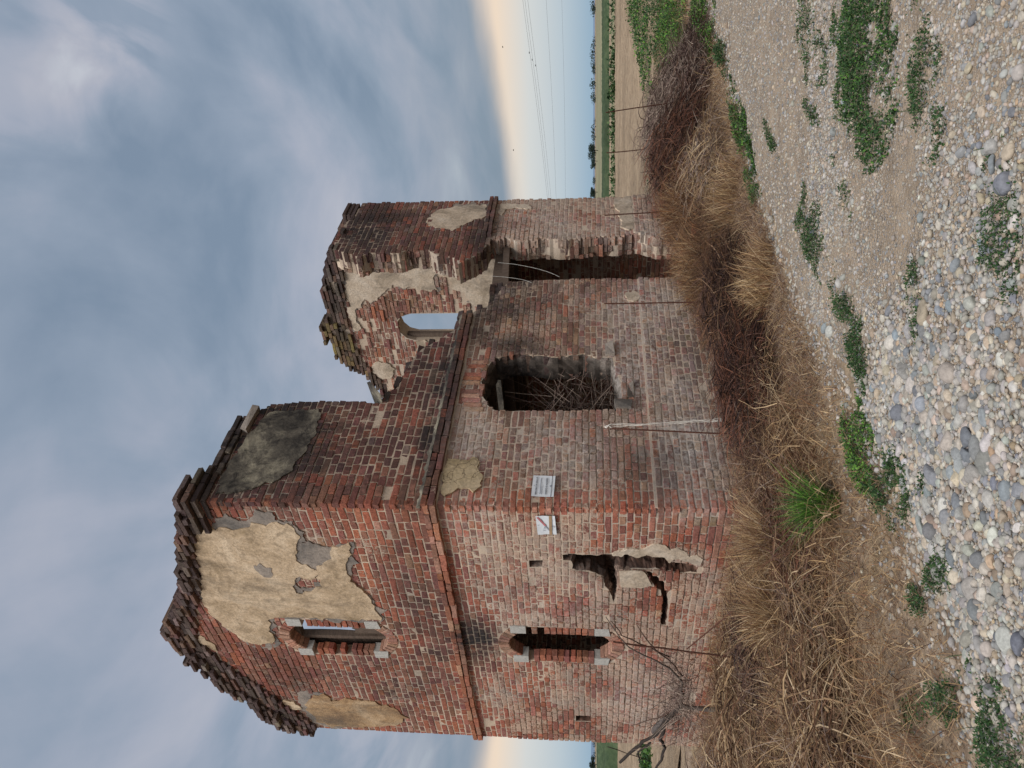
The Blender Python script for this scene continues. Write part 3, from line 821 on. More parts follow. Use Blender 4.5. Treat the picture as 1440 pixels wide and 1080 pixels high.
def voussoirs(wall, c, hw, zt, rise, up, flip, P, wid=0.125, n=11, d=0.010, tint=None):
    for k in range(n):
        q0 = -1 + 2 * (k + 0.06) / n; q1 = -1 + 2 * (k + 0.94) / n
        def pt(q, r):
            x = c + hw * q; zz = zt - rise + rise * (1 - q * q)
            nx, nz = 2 * rise * q / hw, 1.0; ln = math.hypot(nx, nz)
            return x + nx / ln * r, zz + nz / ln * r
        dd = d + rnd.gauss(0, 0.003)
        cor = [pt(q0, 0.002), pt(q1, 0.002), pt(q1, wid), pt(q0, wid)]
        if not up: cor = [(a, 2 * zc_mid[0] - b) for a, b in cor]
        V = []; 
        us = [0, 0.12, 0.5, 0.88, 1]; vs_ = [0, 0.08, 0.92, 1]
        S2 = []; Z2 = []; D2 = []
        for j, vv in enumerate(vs_):
            for i, uu in enumerate(us):
                a = np.array(cor[0]) * (1 - uu) + np.array(cor[1]) * uu; b = np.array(cor[3]) * (1 - uu) + np.array(cor[2]) * uu
                p = a * (1 - vv) + b * vv
                rim = i in (0, 4) or j in (0, 3)
                S2.append(p[0]); Z2.append(p[1]); D2.append(dd - (0.006 if rim else 0) + rnd.gauss(0, 0.0015))
        ring = [0, 1, 2, 3, 4, 9, 14, 19, 18, 17, 16, 15, 10, 5]
        S2 += [S2[i] for i in ring]; Z2 += [Z2[i] for i in ring]; D2 += [-0.13] * 14
        a, b, cc = P(np.array(S2), np.array(Z2), np.array(D2))
        V = np.stack([np.broadcast_to(q, (34,)) for q in (a, b, cc)], -1)
        BR.append((wall, V, np.array(tint()), flip, 1e-5))


zc_mid = [0]
for (c, hw, zb, zt) in ((2.32, 0.235, 3.83, 4.965), (2.30, 0.225, 1.30, 2.44)):
    zc_mid[0] = (zb + zt) / 2
    for up in (True, False):
        voussoirs('A', c, hw, zt, 0.14, up, True, PA, tint=lambda: (*pick({'brown': 0.8, 'rose': 0.8, 'pale': 0.8, 'red': 0.5}), rnd.uniform(0.2, 0.6)))
    for sgn in (-1, 1):
        for top in (True, False):
            z0 = (zt - 0.20) if top else (zb + 0.03)
            bm_ = MB()
            V, T, Q = slab([[(c + sgn * (hw + 0.0), z0), (c + sgn * (hw + 0.135), z0 + (0.0 if top else 0.02)), (c + sgn * (hw + 0.135), z0 + 0.17), (c + sgn * (hw + 0.0), z0 + 0.17)]], PA, 0.016, -0.10)
            bm_.add(V, T=T, Q=Q); bm_.build('stone_block', M['stone'], gA)
        # jamb bricks: the face of the opening's side and its return
        nrow = int((zt - 0.21 - (zb + 0.21)) / 0.068)
        for r in range(nrow):
            z0 = zb + 0.205 + r * 0.068
            if rnd.random() < 0.06: continue
            tt = (*pick({'red': 0.8, 'orange': 0.3, 'purple': 0.5, 'brown': 0.5}), rnd.uniform(0.1, 0.45))
            put_brick('A', PA, min(c + sgn * (hw - 0.004), c + sgn * (hw + 0.118)), max(c + sgn * (hw - 0.004), c + sgn * (hw + 0.118)), z0, z0 + 0.058, 0.008 + rnd.gauss(0, 0.003), 0.085 if sgn > 0 else 0.115, tt, True)

# ---- long wall F: left length with window, door gap, right length
F_OUT = [(TH - 0.002, -0.4), (TH - 0.002, 5.26), (0.9, 5.26), (1.16, 5.22), (1.38, 4.98), (1.43, 4.62), (1.44, 4.1), (1.40, 3.80), (1.68, 3.66), (2.2, 3.57), (2.36, 3.50), (2.56, 3.32), (2.73, 3.17), (3.03, 3.03), (3.14, 2.95), (3.2, 2.86), (3.36, 2.75), (3.62, 2.69), (3.78, 2.60), (3.80, 2.35), (3.82, 1.9), (3.80, 1.2), (3.78, -0.4)]
F_WIN = [(2.195, 2.63), (2.26, 2.383), (2.25, 2.165), (2.21, 1.974), (2.26, 1.628), (2.21, 1.495), (2.20, 1.31), (2.06, 1.273), (1.855, 1.239), (1.51, 1.18), (1.466, 1.261), (1.31, 1.277), (1.30, 1.568), (1.296, 1.899), (1.295, 2.183), (1.293, 2.50), (1.36, 2.61), (1.55, 2.70), (1.78, 2.73), (2.02, 2.70)]
R_OUT = [(4.80, -0.4), (4.82, 0.64), (4.99, 0.956), (4.93, 1.156), (4.92, 1.461), (4.88, 1.679), (4.84, 1.94), (4.90, 2.208), (4.87, 2.339), (4.83, 2.558), (4.93, 2.75), (4.85, 2.85), (4.92, 2.95), (4.62, 3.02), (4.48, 3.11), (4.38, 3.22), (4.25, 3.32), (4.42, 3.42), (4.48, 3.624), (4.66, 3.829), (4.67, 4.064), (4.56, 4.213), (4.58, 4.632), (4.46, 4.747), (4.56, 4.862), (4.62, 5.05), (4.75, 5.20), (5.0, 5.22), (5.5, 5.20), (5.67, 5.13), (6.07, 5.08), (6.07, -0.4)]
F_PLY = [(0.266, 2.955), (0.484, 2.945), (0.58, 2.931), (0.583, 2.79), (0.591, 2.638), (0.366, 2.566), (0.214, 2.549), (0.177, 2.624), (0.195, 2.784), (0.119, 2.886), (0.132, 2.95)]
F_PLD = [(0.248, 5.155), (0.564, 5.121), (0.901, 5.10), (1.244, 4.971), (1.279, 4.676), (1.297, 4.435), (1.165, 4.386), (0.877, 4.373), (0.574, 4.44), (0.343, 4.498), (0.259, 4.557), (0.2, 4.729), (0.116, 4.848), (0.086, 5.10)]
R_PL1 = [(5.485, 3.964), (5.766, 3.855), (5.90, 3.60), (5.92, 3.12), (5.535, 3.10), (5.452, 3.257), (5.304, 3.39), (5.148, 3.518), (5.229, 3.74), (5.297, 3.902)]
R_PL2 = [(5.921, 1.239), (6.03, 1.15), (6.05, 0.955), (5.658, 0.935), (5.075, 0.957), (5.094, 1.116), (5.487, 1.133)]
R_PL3 = [(5.959, 2.90), (5.886, 2.471), (5.734, 2.438), (5.80, 2.679), (5.752, 2.794), (5.559, 2.847), (5.61, 2.91)]
F_PAT = [(3.418, 1.144), (3.521, 1.024), (3.413, 0.941), (3.31, 0.96), (3.312, 1.089)]
F_BLK = [(0.62, 2.94), (0.62, 2.60), (1.15, 2.66), (1.22, 2.94)]
sF = link('side_wall', raw_mesh('side_wall', *slab([ragged(F_OUT, 0.05, 0.012, 5), ragged(F_WIN, 0.05, 0.014, 6)], PF, 0.0, -TH)), M['mortar'], house)
sF['label'] = 'long wall broken down to the string course with a jagged window hole'
sR = link('side_wall', raw_mesh('side_wall', *slab([ragged(R_OUT, 0.04, 0.02, 7)], PF, 0.0, -TH)), M['mortar'], house)
sR['label'] = 'tall fragment of the long wall standing beyond the doorway gap'


def maskF(s, z):
    ok = (pip(s, z, [(-0.012, -0.3), (-0.012, 5.27)] + F_OUT[2:-1] + [(3.78, -0.3)]) & ~pip(s, z, F_WIN))
    for q in (F_PLY, F_PLD): ok &= ~pip(s, z, grow(q, -0.05))
    return ok & ~((z > 2.97) & (z < 3.10) & (s < 3.05)) & ~((z > 2.755) & (z < 2.97) & (s > 1.45) & (s < 2.1) & False)


def plinth(s, z): return 0.022 if z < 0.97 else 0.0


for loop_, wl_ in (([(0.0, -0.4), (0.0, 0.962), (3.78, 0.962), (3.775, -0.4)], sF), ([(4.99, 0.962), (6.068, 0.962), (6.068, -0.4), (4.83, -0.4), (4.84, 0.6)], sR)):
    link('plinth', raw_mesh('plinth', *slab([loop_], PF, 0.022, -0.03)), M['mortar'], wl_)


lay('F', PF, False, -0.012, 3.84, -0.2, 2.97, maskF, tintF, seed=11, rag=0.02, miss=0.003, dfun=plinth, depth=0.06)
lay('F', PF, False, -0.012, 3.84, 3.1044, 5.28, maskF, tintF, seed=11, rag=0.02, miss=0.003, depth=0.06, course=0.0765, lf=1.1)


def maskR(s, z):
    ok = pip(s, z, R_OUT)
    for q in (R_PL1, R_PL2): ok &= ~pip(s, z, grow(q, -0.05))
    return ok & ~((z > 2.95) & (z < 3.085) & (s > 4.9))


lay('R', PF, False, 4.2, 6.08, -0.2, 2.95, maskR, tintF, seed=12, rag=0.04, miss=0.004, depth=0.14, dfun=plinth)
lay('R', PF, False, 4.2, 6.08, 2.951, 5.26, maskR, tintF, seed=12, rag=0.04, miss=0.004, depth=0.14, course=0.0765, lf=1.1)
tstr = lambda s, z: (*pick({'dark': 0.9, 'brown': 0.9, 'purple': 0.6, 'red': 0.5}), rnd.uniform(0.05, 0.4))
lay('F', PF, False, -0.05, 3.1, 2.97, 3.1044, lambda s, z: (s > -0.047) & (s < 3.03), tstr, proud=0.05, depth=0.10, header=0.35, seed=13)
lay('R', PF, False, 4.9, 6.13, 2.95, 3.0844, lambda s, z: (s > 4.93) & (s < 6.11), tstr, proud=0.055, depth=0.10, header=0.35, seed=14)
# sloping weathered ledge above the long wall's string course
ns = 60; ss = np.linspace(-0.045, 3.02, ns); rl = np.random.default_rng(90); V = []
for q in ss:
    w1 = 0.010 * rl.normal(); V += [PF(q, 3.098, 0.044 + 0.004 * rl.normal()), PF(q, 3.112 + 0.003 * rl.normal(), 0.034 + w1 * 0.3), PF(q, 3.128 + w1 * 0.4, 0.018 + 0.003 * rl.normal()), PF(q, 3.142 + 0.010 * rl.normal(), 0.001), PF(q, 3.098, 0.0)]
Q = [(i * 5 + j, i * 5 + j + 1, i * 5 + 6 + j, i * 5 + 5 + j) for i in range(ns - 1) for j in range(4)] + [(0, 4, 3, 2), (0, 2, 1, 0)][:1]
link('weathered_ledge', raw_mesh('weathered_ledge', V, None, Q), M['grime'], sF)
# cornice at the near corner: corbelled courses, returning on both faces
for k, (pr, e) in enumerate(((0.030, 0.26), (0.070, 0.34), (0.110, 0.24))):
    zz = 5.19 + k * 0.066
    s = -pr
    while s < e:
        L = rnd.choice((0.12, 0.24, 0.24)); put_brick('F', PF, s + 0.005, min(s + L, e + 0.1) - 0.005, zz, zz + 0.050, pr, 0.26, tintD(s, zz), False); s += L
    s = -pr
    while s < e * 0.8:
        L = 0.24; put_brick('A', PA, s + 0.005, s + L - 0.005, zz, zz + 0.050, pr + 0.002, 0.24, tintD(s, zz), True); s += L
lay('F', PF, False, 0.3, 1.45, 5.17, 5.305, lambda s, z: (s > 0.35) & (s < 1.12 + 0.1 * (5.28 - z)), tintD, proud=0.045, depth=0.20, header=0.3, rag=0.06, jit=0.012, seed=15)
lay('R', PF, False, 4.6, 6.12, 5.128, 5.262, lambda s, z: (s > 4.72) & (z < 5.24 - 0.13 * (s - 4.7)), tintD, proud=0.03, depth=0.20, header=0.6, rag=0.10, jit=0.016, miss=0.18, seed=16)

# broken ends seen in the wall thickness: right length's end, window jamb, top steps


def profile_x(poly, zlo, zhi):
    def f(z):
        xs = np.linspace(poly[0][0] - 3, poly[0][0] + 3, 1500); ok = pip(xs, np.full_like(xs, z), poly)
        return float(xs[ok][0]) if ok.any() else None
    return f


fR = profile_x(R_OUT, 0, 5)
for r in range(int((5.1 + 0.1) / 0.0672)):
    z = -0.1 + (r + 0.5) * 0.0672; x = fR(z)
    if x is None: continue
    y = 0.012
    while y < TH - 0.04:
        L = rnd.choice((0.12, 0.24, 0.10)); L = min(L, TH - y)
        if L > 0.04 and rnd.random() > 0.07:
            pr = rnd.uniform(-0.012, 0.040)
            put_brick('R', (lambda xx: (lambda s, zz, d: (xx - d, s, zz)))(x), y + 0.004, y + L - 0.006, z - 0.028, z + 0.029, pr, 0.12, (*pick({'grey': 0.9, 'rose': 0.6, 'red': 0.35, 'dark': 0.45, 'brown': 0.7, 'pale': 0.4}), rnd.uniform(0.25, 0.8)), True, tilt=0.02)
        y += L + 0.004
for r in range(21):
    z = 1.34 + (r + 0.5) * 0.0672
    xs = np.linspace(1.9, 2.4, 400); ok = pip(xs, np.full_like(xs, z), F_WIN)
    if not ok.any(): continue
    x = xs[ok][-1]; y = 0.012
    while y < TH - 0.04:
        L = min(rnd.choice((0.12, 0.24)), TH - y)
        if L > 0.04 and rnd.random() > 0.05:
            put_brick('F', (lambda xx: (lambda s, zz, d: (xx - d, s, zz)))(x), y + 0.004, y + L - 0.006, z - 0.028, z + 0.029, rnd.uniform(-0.02, 0.022), 0.10, (*pick({'grey': 0.7, 'dark': 1.0, 'brown': 0.9, 'rose': 0.2}), rnd.uniform(0.2, 0.6)), True, tilt=0.012)
        y += L + 0.004
# segmental arch over the window hole: soldier bricks
for k in range(13):
    q = -1 + 2 * (k + 0.5) / 13; s = 1.75 + 0.47 * q; zz = 2.745 - 0.10 * q * q
    if rnd.random() < 0.1: continue
    put_brick('F', PF, s - 0.031, s + 0.031, zz, zz + 0.20, 0.010, 0.24, (*pick({'rose': 1.0, 'pale': 0.8, 'red': 0.6, 'brown': 0.4}), rnd.uniform(0.3, 0.8)), False)
# loose bricks left standing on broken tops
for (s, z) in ((1.52, 3.75), (1.78, 3.68), (2.05, 3.62), (2.35, 3.53), (2.5, 3.42), (2.66, 3.28), (2.85, 3.15), (3.05, 3.05), (3.12, 3.16), (3.2, 2.93), (3.4, 2.79), (3.55, 2.75), (3.7, 2.72), (1.30, 5.02), (1.36, 4.80), (3.62, 2.81), (3.73, 2.79)):
    put_brick('F', PF, s - 0.09, s + 0.09 * rnd.uniform(0.6, 1.3), z - 0.04, z + 0.024, rnd.uniform(-0.03, 0.012), 0.12, tintD(s, z), False, tilt=0.02)

# ---- far gable B, inner face; back wall G, inner face
B_OUT = [(0.0, -0.4), (0.0, 5.18), (0.3, 5.32), (0.566, 5.50), (0.861, 5.66), (1.484, 5.88), (1.9, 5.93), (2.216, 6.08), (2.55, 5.98), (2.82, 5.86), (3.06, 5.68), (3.2, 5.50), (3.49, 5.32), (4.0, 5.08), (4.54, 4.9), (4.54, -0.4)]
B_CAP = [(0.0, 5.28), (0.3, 5.44), (0.566, 5.63), (0.861, 5.782), (1.484, 5.996), (1.897, 6.003), (2.05, 6.14), (2.216, 6.222), (2.36, 6.20), (2.549, 6.117), (2.823, 5.993), (3.057, 5.781), (3.151, 5.62), (3.488, 5.43), (4.1, 5.14), (4.1, 5.0), (3.295, 5.338), (2.871, 5.557), (2.199, 5.70), (1.776, 5.657), (1.251, 5.579), (0.792, 5.48), (0.4, 5.28), (0.0, 5.10)]
B_WIN = [(1.855, 3.60), (2.41, 3.60), (2.41, 4.55), (2.36, 4.70), (2.25, 4.79), (2.13, 4.82), (2.0, 4.80), (1.90, 4.70), (1.855, 4.55)]
B_PL = [(0.905, 5.454), (0.50, 5.2), (0.42, 4.7), (0.45, 4.256), (0.42, 3.674), (0.40, 3.0), (0.911, 2.90), (1.137, 2.92), (1.446, 2.95), (1.75, 3.0), (1.80, 3.25), (1.68, 3.498), (1.44, 3.607), (1.359, 3.765), (1.125, 3.837), (1.084, 4.03), (1.159, 4.107), (1.374, 4.019), (1.391, 4.207), (1.309, 4.397), (1.365, 4.61), (1.264, 4.762), (1.459, 4.967), (1.617, 5.17), (1.535, 5.292), (1.696, 5.377), (1.777, 5.499), (1.945, 5.498), (2.158, 5.452), (2.20, 5.58), (1.985, 5.62), (1.57, 5.60), (1.173, 5.54)]
B_PL2 = [(2.964, 5.45), (2.872, 5.335), (2.873, 5.113), (3.012, 5.027), (3.223, 5.119), (3.271, 5.30), (3.152, 5.38)]
B_PL3 = [(2.42, 4.55), (2.42, 3.7), (2.62, 3.6), (2.66, 4.2), (2.55, 4.5)]
gB = link('gable_wall', raw_mesh('gable_wall', *slab([ragged([(TH + 0.003, -0.4), (TH + 0.003, 5.18)] + B_OUT[2:], 0.08, 0.012, 9), B_WIN], PB, 0.0, -TH)), M['mortar'], house)
gB['label'] = 'far gable wall with lichened stepped crest and arched window showing sky'


def maskB(s, z):
    ok = pip(s, z, B_OUT) & ~pip(s, z, grow(B_WIN, 0.02)) & (s > TH)
    for q in (B_PL, B_PL2): ok &= ~pip(s, z, grow(q, -0.06))
    return ok & ~pip(s, z, B_CAP)


lay('B', PB, True, TH, 4.24, 0.1, 6.3, maskB, tintB, proud=0.008, jit=0.007, seed=21, header=0.5, miss=0.01)
lay('B', PB, True, 0.0, 4.2, 4.98, 6.3, ringmask(B_CAP), tintL, proud=0.045, jit=0.016, depth=0.38, header=0.5, rag=0.05, miss=0.06, seed=22)
for k in range(11):                                   # inner arch of the far window
    an = math.pi * (0.06 + 0.88 * (k + 0.5) / 11); cx, cz = 2.132, 4.55
    pass
G_OUT = [(TH + 0.003, -0.4), (TH + 0.003, 3.9), (0.8, 3.6), (1.3, 3.1), (2.0, 3.3), (2.6, 2.9), (3.4, 3.2), (4.2, 3.6), (5.0, 3.9), (LX - TH - 0.003, 4.6), (LX - TH - 0.003, -0.4)]
sG = link('side_wall', raw_mesh('side_wall', *slab([ragged(G_OUT, 0.10, 0.02, 10)], PG, 0.0, -TH)), M['mortar'], house)
sG['label'] = 'back long wall seen through the window and door openings'
G_PL = [(2.6, 2.8), (3.5, 2.9), (3.6, 2.2), (3.2, 1.7), (2.7, 1.9)]
G_PL2 = [(4.2, 1.3), (5.0, 1.4), (5.0, 0.8), (4.3, 0.7)]
lay('G', PG, False, TH, LX - TH, 0.0, 3.7, lambda s, z: pip(s, z, G_OUT) & ~pip(s, z, grow(G_PL, -0.05)), tintG, seed=23, jit=0.005)
WALLS = {'A': gA, 'F': sF, 'R': sR, 'B': gB, 'G': sG}


def patch(poly, P, mat, parent, d=0.026, seed=0, holes=(), flip=False, amp=0.016, name='plaster_patch'):
    d = d * 0.72; loops = [ragged2(poly, amp, seed)] + [ragged2(h, amp, seed + 3) for h in holes]
    V, T, Q = slab(loops, P, d, -0.004)
    return link(name, raw_mesh(name, V, T, Q), mat, parent)


patch(P_BIG, PA, M['plaster'], gA, 0.032, 31, (P_BIGH,))
patch([tuple(np.array(q) + np.array([0.012, -0.022])) for q in grow(P_BIG, 0.028)], PA, M['render'], gA, 0.017, 131, (grow(P_BIGH, -0.03),), amp=0.03, name='undercoat_patch')
patch(P_G1, PA, M['render'], gA, 0.022, 32, name='undercoat_patch'); patch(P_G2, PA, M['render'], gA, 0.020, 33, name='undercoat_patch')
patch([(0.97, 5.02), (1.1, 4.99), (1.17, 4.86), (1.02, 4.83), (0.95, 4.92)], PA, M['render'], gA, 0.037, 34, name='undercoat_patch')
patch([(2.2, 5.62), (2.5, 5.56), (2.62, 5.3), (2.5, 5.12), (2.35, 5.15), (2.42, 5.35), (2.3, 5.5)], PA, M['render'], gA, 0.018, 35, name='undercoat_patch')
patch([(3.56, 5.12), (3.62, 5.20), (3.95, 5.27), (4.40, 5.20), (4.5, 4.95), (4.45, 4.6), (4.3, 5.1), (3.9, 5.15), (3.66, 5.05), (3.58, 4.85)], PA, M['render'], gA, 0.016, 36, name='undercoat_patch')
patch(P_ORG, PA, M['orange'], gA, 0.024, 37); patch(P_V1, PA, M['plaster'], gA, 0.03, 38); patch(P_V2, PA, M['plaster'], gA, 0.03, 39)
patch([(0.617, 1.316), (0.554, 1.235), (0.548, 1.087), (0.507, 0.912), (0.548, 0.735), (0.638, 0.596), (0.705, 0.458), (0.78, 0.496), (0.70, 0.695), (0.754, 0.78), (0.696, 0.843), (0.662, 1.009), (0.661, 1.307)], PA, M['cream'], gA, 0.028, 40)
patch(F_PLY, PF, M['cracked'], sF, 0.030, 41); patch(F_PLD, PF, M['grime'], sF, 0.026, 42)
patch(F_PAT, PF, M['cream'], sF, 0.036, 43)
patch(grow(R_PL1, 0.05), PF, M['render'], sR, 0.014, 146, amp=0.04, name='undercoat_patch'); patch(R_PL1, PF, M['cream'], sR, 0.026, 46); patch(R_PL2, PF, M['cream'], sR, 0.034, 47); patch(R_PL3, PF, M['cream'], sR, 0.022, 48)
patch(grow(B_PL, 0.05), PB, M['render'], gB, 0.018, 150, amp=0.04, name='undercoat_patch'); patch(B_PL, PB, M['cream'], gB, 0.032, 50); patch(B_PL2, PB, M['cream'], gB, 0.036, 51); patch(B_PL3, PB, M['cream'], gB, 0.03, 52)
patch(G_PL, PG, M['cracked'], sG, 0.03, 53); patch(G_PL2, PG, M['cream'], sG, 0.03, 54)

# rough backs of the cavity, groove and putlog holes in the near gable


def rubble_back(poly, depth, name='cavity_rubble'):
    a = np.array(poly); lo = a.min(0) - 0.04; hi = a.max(0) + 0.04
    nx = max(4, int((hi[0] - lo[0]) / 0.022)); nz = max(4, int((hi[1] - lo[1]) / 0.022))
    S, Zq = np.meshgrid(np.linspace(lo[0], hi[0], nx), np.linspace(lo[1], hi[1], nz))
    D = -depth + 0.07 * (fbm(S * 14, Zq * 14, 5) - 0.5) + 0.05 * (fbm(S * 40, Zq * 40, 6) - 0.5)
    V = np.stack([-D, S, Zq], -1).reshape(-1, 3)
    i = (np.arange(nz - 1)[:, None] * nx + np.arange(nx - 1)[None]).ravel()
    Q = np.stack([i, i + nx, i + nx + 1, i + 1], -1)
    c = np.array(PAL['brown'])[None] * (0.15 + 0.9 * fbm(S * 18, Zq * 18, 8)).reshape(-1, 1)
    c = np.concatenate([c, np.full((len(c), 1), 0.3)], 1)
    link(name, raw_mesh(name, V, None, Q, c), M['brick'], gA)


def lining(loop, depth, inset, name='cavity_lining', P=PA, parent=gA, base='brown'):
    c0 = np.mean(loop, 0); m_ = len(loop); rr = np.random.default_rng(m_); rows = 6; V = []; Cc = []
    nrm = []
    for i in range(m_):
        a, b = np.array(loop[i - 1]), np.array(loop[(i + 1) % m_]); t_ = b - a; nrm.append(np.array([-t_[1], t_[0]]) / (np.linalg.norm(t_) + 1e-9))
    area = sum(loop[i][0] * loop[(i + 1) % m_][1] - loop[(i + 1) % m_][0] * loop[i][1] for i in range(m_))
    sg = 1 if area > 0 else -1
    for k in range(rows):
        d = -0.006 - depth * k / (rows - 1)
        for i in range(m_):
            hsh = _perm[int(loop[i][1] / 0.0672) * 7 & 255, (k + int(loop[i][0] / 0.09)) * 5 & 255]
            q = np.array(loop[i]) + sg * nrm[i] * (inset * (0.2 + hsh * 2.4 + 0.5 * rr.random()) if k else 0.001)
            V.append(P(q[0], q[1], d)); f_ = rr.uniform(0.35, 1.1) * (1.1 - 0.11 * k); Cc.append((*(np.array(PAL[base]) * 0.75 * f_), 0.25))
    Q = [(k * m_ + i, k * m_ + (i + 1) % m_, (k + 1) * m_ + (i + 1) % m_, (k + 1) * m_ + i) for k in range(rows - 1) for i in range(m_)]
    link(name, raw_mesh(name, V, None, Q, Cc), M['brick'], parent)


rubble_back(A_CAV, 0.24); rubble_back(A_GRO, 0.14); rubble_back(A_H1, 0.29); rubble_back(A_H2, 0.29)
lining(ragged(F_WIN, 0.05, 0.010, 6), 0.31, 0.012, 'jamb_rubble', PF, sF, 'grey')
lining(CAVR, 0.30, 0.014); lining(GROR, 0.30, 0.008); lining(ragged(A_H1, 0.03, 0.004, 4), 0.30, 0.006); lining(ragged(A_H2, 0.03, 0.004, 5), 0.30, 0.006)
b_ = MB(); V, T, Q = slab([[(0.915, 1.262), (0.895, 1.10), (0.90, 1.03), (0.951, 0.996), (1.129, 0.937), (1.175, 1.034), (1.17, 1.242)]], PA, 0.022, -0.12); b_.add(V, T=T, Q=Q); b_.build('stone_block', M['cream'], gA)
b_ = MB(); V, T, Q = slab([[(0.905, 1.14), (0.905, 1.06), (0.93, 1.05), (0.93, 1.16)]], PA, -0.01, -0.16); b_.add(V, T=T, Q=Q); b_.build('stone_block', M['stone'], gA)
# mortar-block stones on the window ledge
for (s, z, ww, hh) in ((1.40, 1.20, 0.13, 0.17), (2.33, 1.33, 0.2, 0.12), (1.62, 1.12, 0.22, 0.07)):
    b_ = MB(); b_.box(PF(s, z, -0.05), (ww, 0.16, hh), None, None, 0.012); b_.build('stone_block', M['render'], sF)

# ---- bricks: the 300 that show largest are objects of their own, the rest one mesh per wall
order = sorted(range(len(BR)), key=lambda i: -BR[i][4])
single = set(order[:300]); bulk = {}
for i, (wl, V, rgba, flip, sc_) in enumerate(BR):
    q = BQF if flip else BQ
    if i in single:
        c = V.mean(0)
        link('brick', raw_mesh('brick', V - c, None, q, np.tile(rgba, (len(V), 1)), False), M['brick'], WALLS[wl], None, c)
    else:
        bulk.setdefault(wl, MB()).add(V, Q=q, c=rgba)
for wl, mb in bulk.items(): mb.build('brickwork', M['brick'], WALLS[wl], smooth=False, kind='stuff')

# ---- timber: window frames, floor remains, lintel beam, fallen beam


def beam(p0, p1, w_, h_, name, parent=house, mat='wood'):
    p0 = Vector(p0); p1 = Vector(p1); d = p1 - p0; q = d.to_track_quat('Z', 'Y').to_matrix()
    b_ = MB(); L = d.length
    for a in np.linspace(-L / 2, L / 2, 5)[:-1]: pass
    n = 6; zs = np.linspace(-L / 2, L / 2, n)
    V = np.array([[sx * w_ / 2 * rnd.uniform(0.9, 1.05), sy * h_ / 2 * rnd.uniform(0.9, 1.05), z] for z in zs for sx, sy in ((-1, -1), (1, -1), (1, 1), (-1, 1))])
    Q = [(i * 4 + j, i * 4 + (j + 1) % 4, i * 4 + 4 + (j + 1) % 4, i * 4 + 4 + j) for i in range(n - 1) for j in range(4)] + [(3, 2, 1, 0), ((n - 1) * 4, (n - 1) * 4 + 1, (n - 1) * 4 + 2, (n - 1) * 4 + 3)]
    b_.add(V, Q=Q)
    o = b_.build(name, M[mat], parent)
    o.location = (p0 + p1) / 2; o.rotation_euler = q.to_euler()
    return o


beam((0.15, 2.47, 3.80), (0.15, 2.50, 4.93), 0.075, 0.06, 'window_post', gA)
beam((0.20, 2.68, 3.80), (0.20, 2.69, 4.95), 0.06, 0.34, 'window_post', gA)
beam((0.16, 2.30, 3.97), (0.16, 2.46, 3.96), 0.03, 0.62, 'window_board', gA)
beam((0.15, 2.09, 4.93), (0.15, 2.75, 4.93), 0.08, 0.06, 'window_rail', gA)
beam((LX - 0.2, 2.36, 3.5), (LX - 0.2, 2.36, 4.7), 0.08, 0.07, 'window_post', gB)
# upper floor remains; unseen near-gable slab added to shade the room below
for (x0, x1, y0, y1) in ((3.55, LX - TH - 0.01, 0.40, LY - TH - 0.01), (TH + 0.01, 2.7, TH + 0.01, LY - TH - 0.01)):
    b_ = MB(); V, T, Q = slab([ragged([(x0, y0), (x1, y0), (x1, y1), (x0, y1)], 0.12, 0.03, int(x0 * 10))], lambda a, b, d: (a, b, d), 2.90, 2.80)
    b_.add(V, T=T, Q=Q); b_.build('floor_slab', M['grime'], house)
    xx = x0 + 0.25
    while xx < x1 - 0.1:
        beam((xx, y0 + 0.05, 2.73), (xx, y1 - 0.02, 2.73), 0.10, 0.14, 'joist'); xx += 0.55
beam((3.45, 0.30, 2.80), (5.15, 0.27, 2.83), 0.10, 0.14, 'lintel')
beam((3.62, 0.16, 2.66), (5.0, 0.17, 2.74), 0.10, 0.09, 'lintel')
beam((2.05, 1.1, 0.2), (1.75, 2.6, 2.35), 0.14, 0.16, 'fallen_beam')
beam((2.9, 1.4, 0.2), (2.3, 3.4, 2.1), 0.10, 0.12, 'fallen_beam')
# slate left on the broken wall top
b_ = MB(); b_.box((0, 0, 0), (0.26, 0.30, 0.022), Matrix.Rotation(R(-40), 3, 'Y'), None, 0.008); b_.build('roof_slate', M['grime'], sF, loc=(1.52, 0.02, 3.86))
b_ = MB(); b_.box((1.13, 0.03, 5.14), (0.36, 0.16, 0.09), None, None, 0.012); b_.build('stone_block', M['render'], sF)

# ------------------------------------------------------------------ stones of the track
def ico(level):
    bm = bmesh.new(); bmesh.ops.create_icosphere(bm, subdivisions=level, radius=1.0)
    V = np.array([v.co[:] for v in bm.verts]); T = np.array([[v.index for v in f.verts] for f in bm.faces]); bm.free()
    return V, T


ICO = {1: ico(1), 2: ico(2), 3: ico(3)}
SPAL = np.array([(0.44, 0.37, 0.28), (0.42, 0.385, 0.33), (0.47, 0.45, 0.41), (0.36, 0.355, 0.345), (0.145, 0.165, 0.195), (0.20, 0.225, 0.25), (0.43, 0.30, 0.185), (0.30, 0.22, 0.165), (0.27, 0.285, 0.27), (0.40, 0.315, 0.245)])
SW = np.array([0.15, 0.19, 0.13, 0.17, 0.09, 0.13, 0.02, 0.035, 0.10, 0.06]); SW = SW / SW.sum()


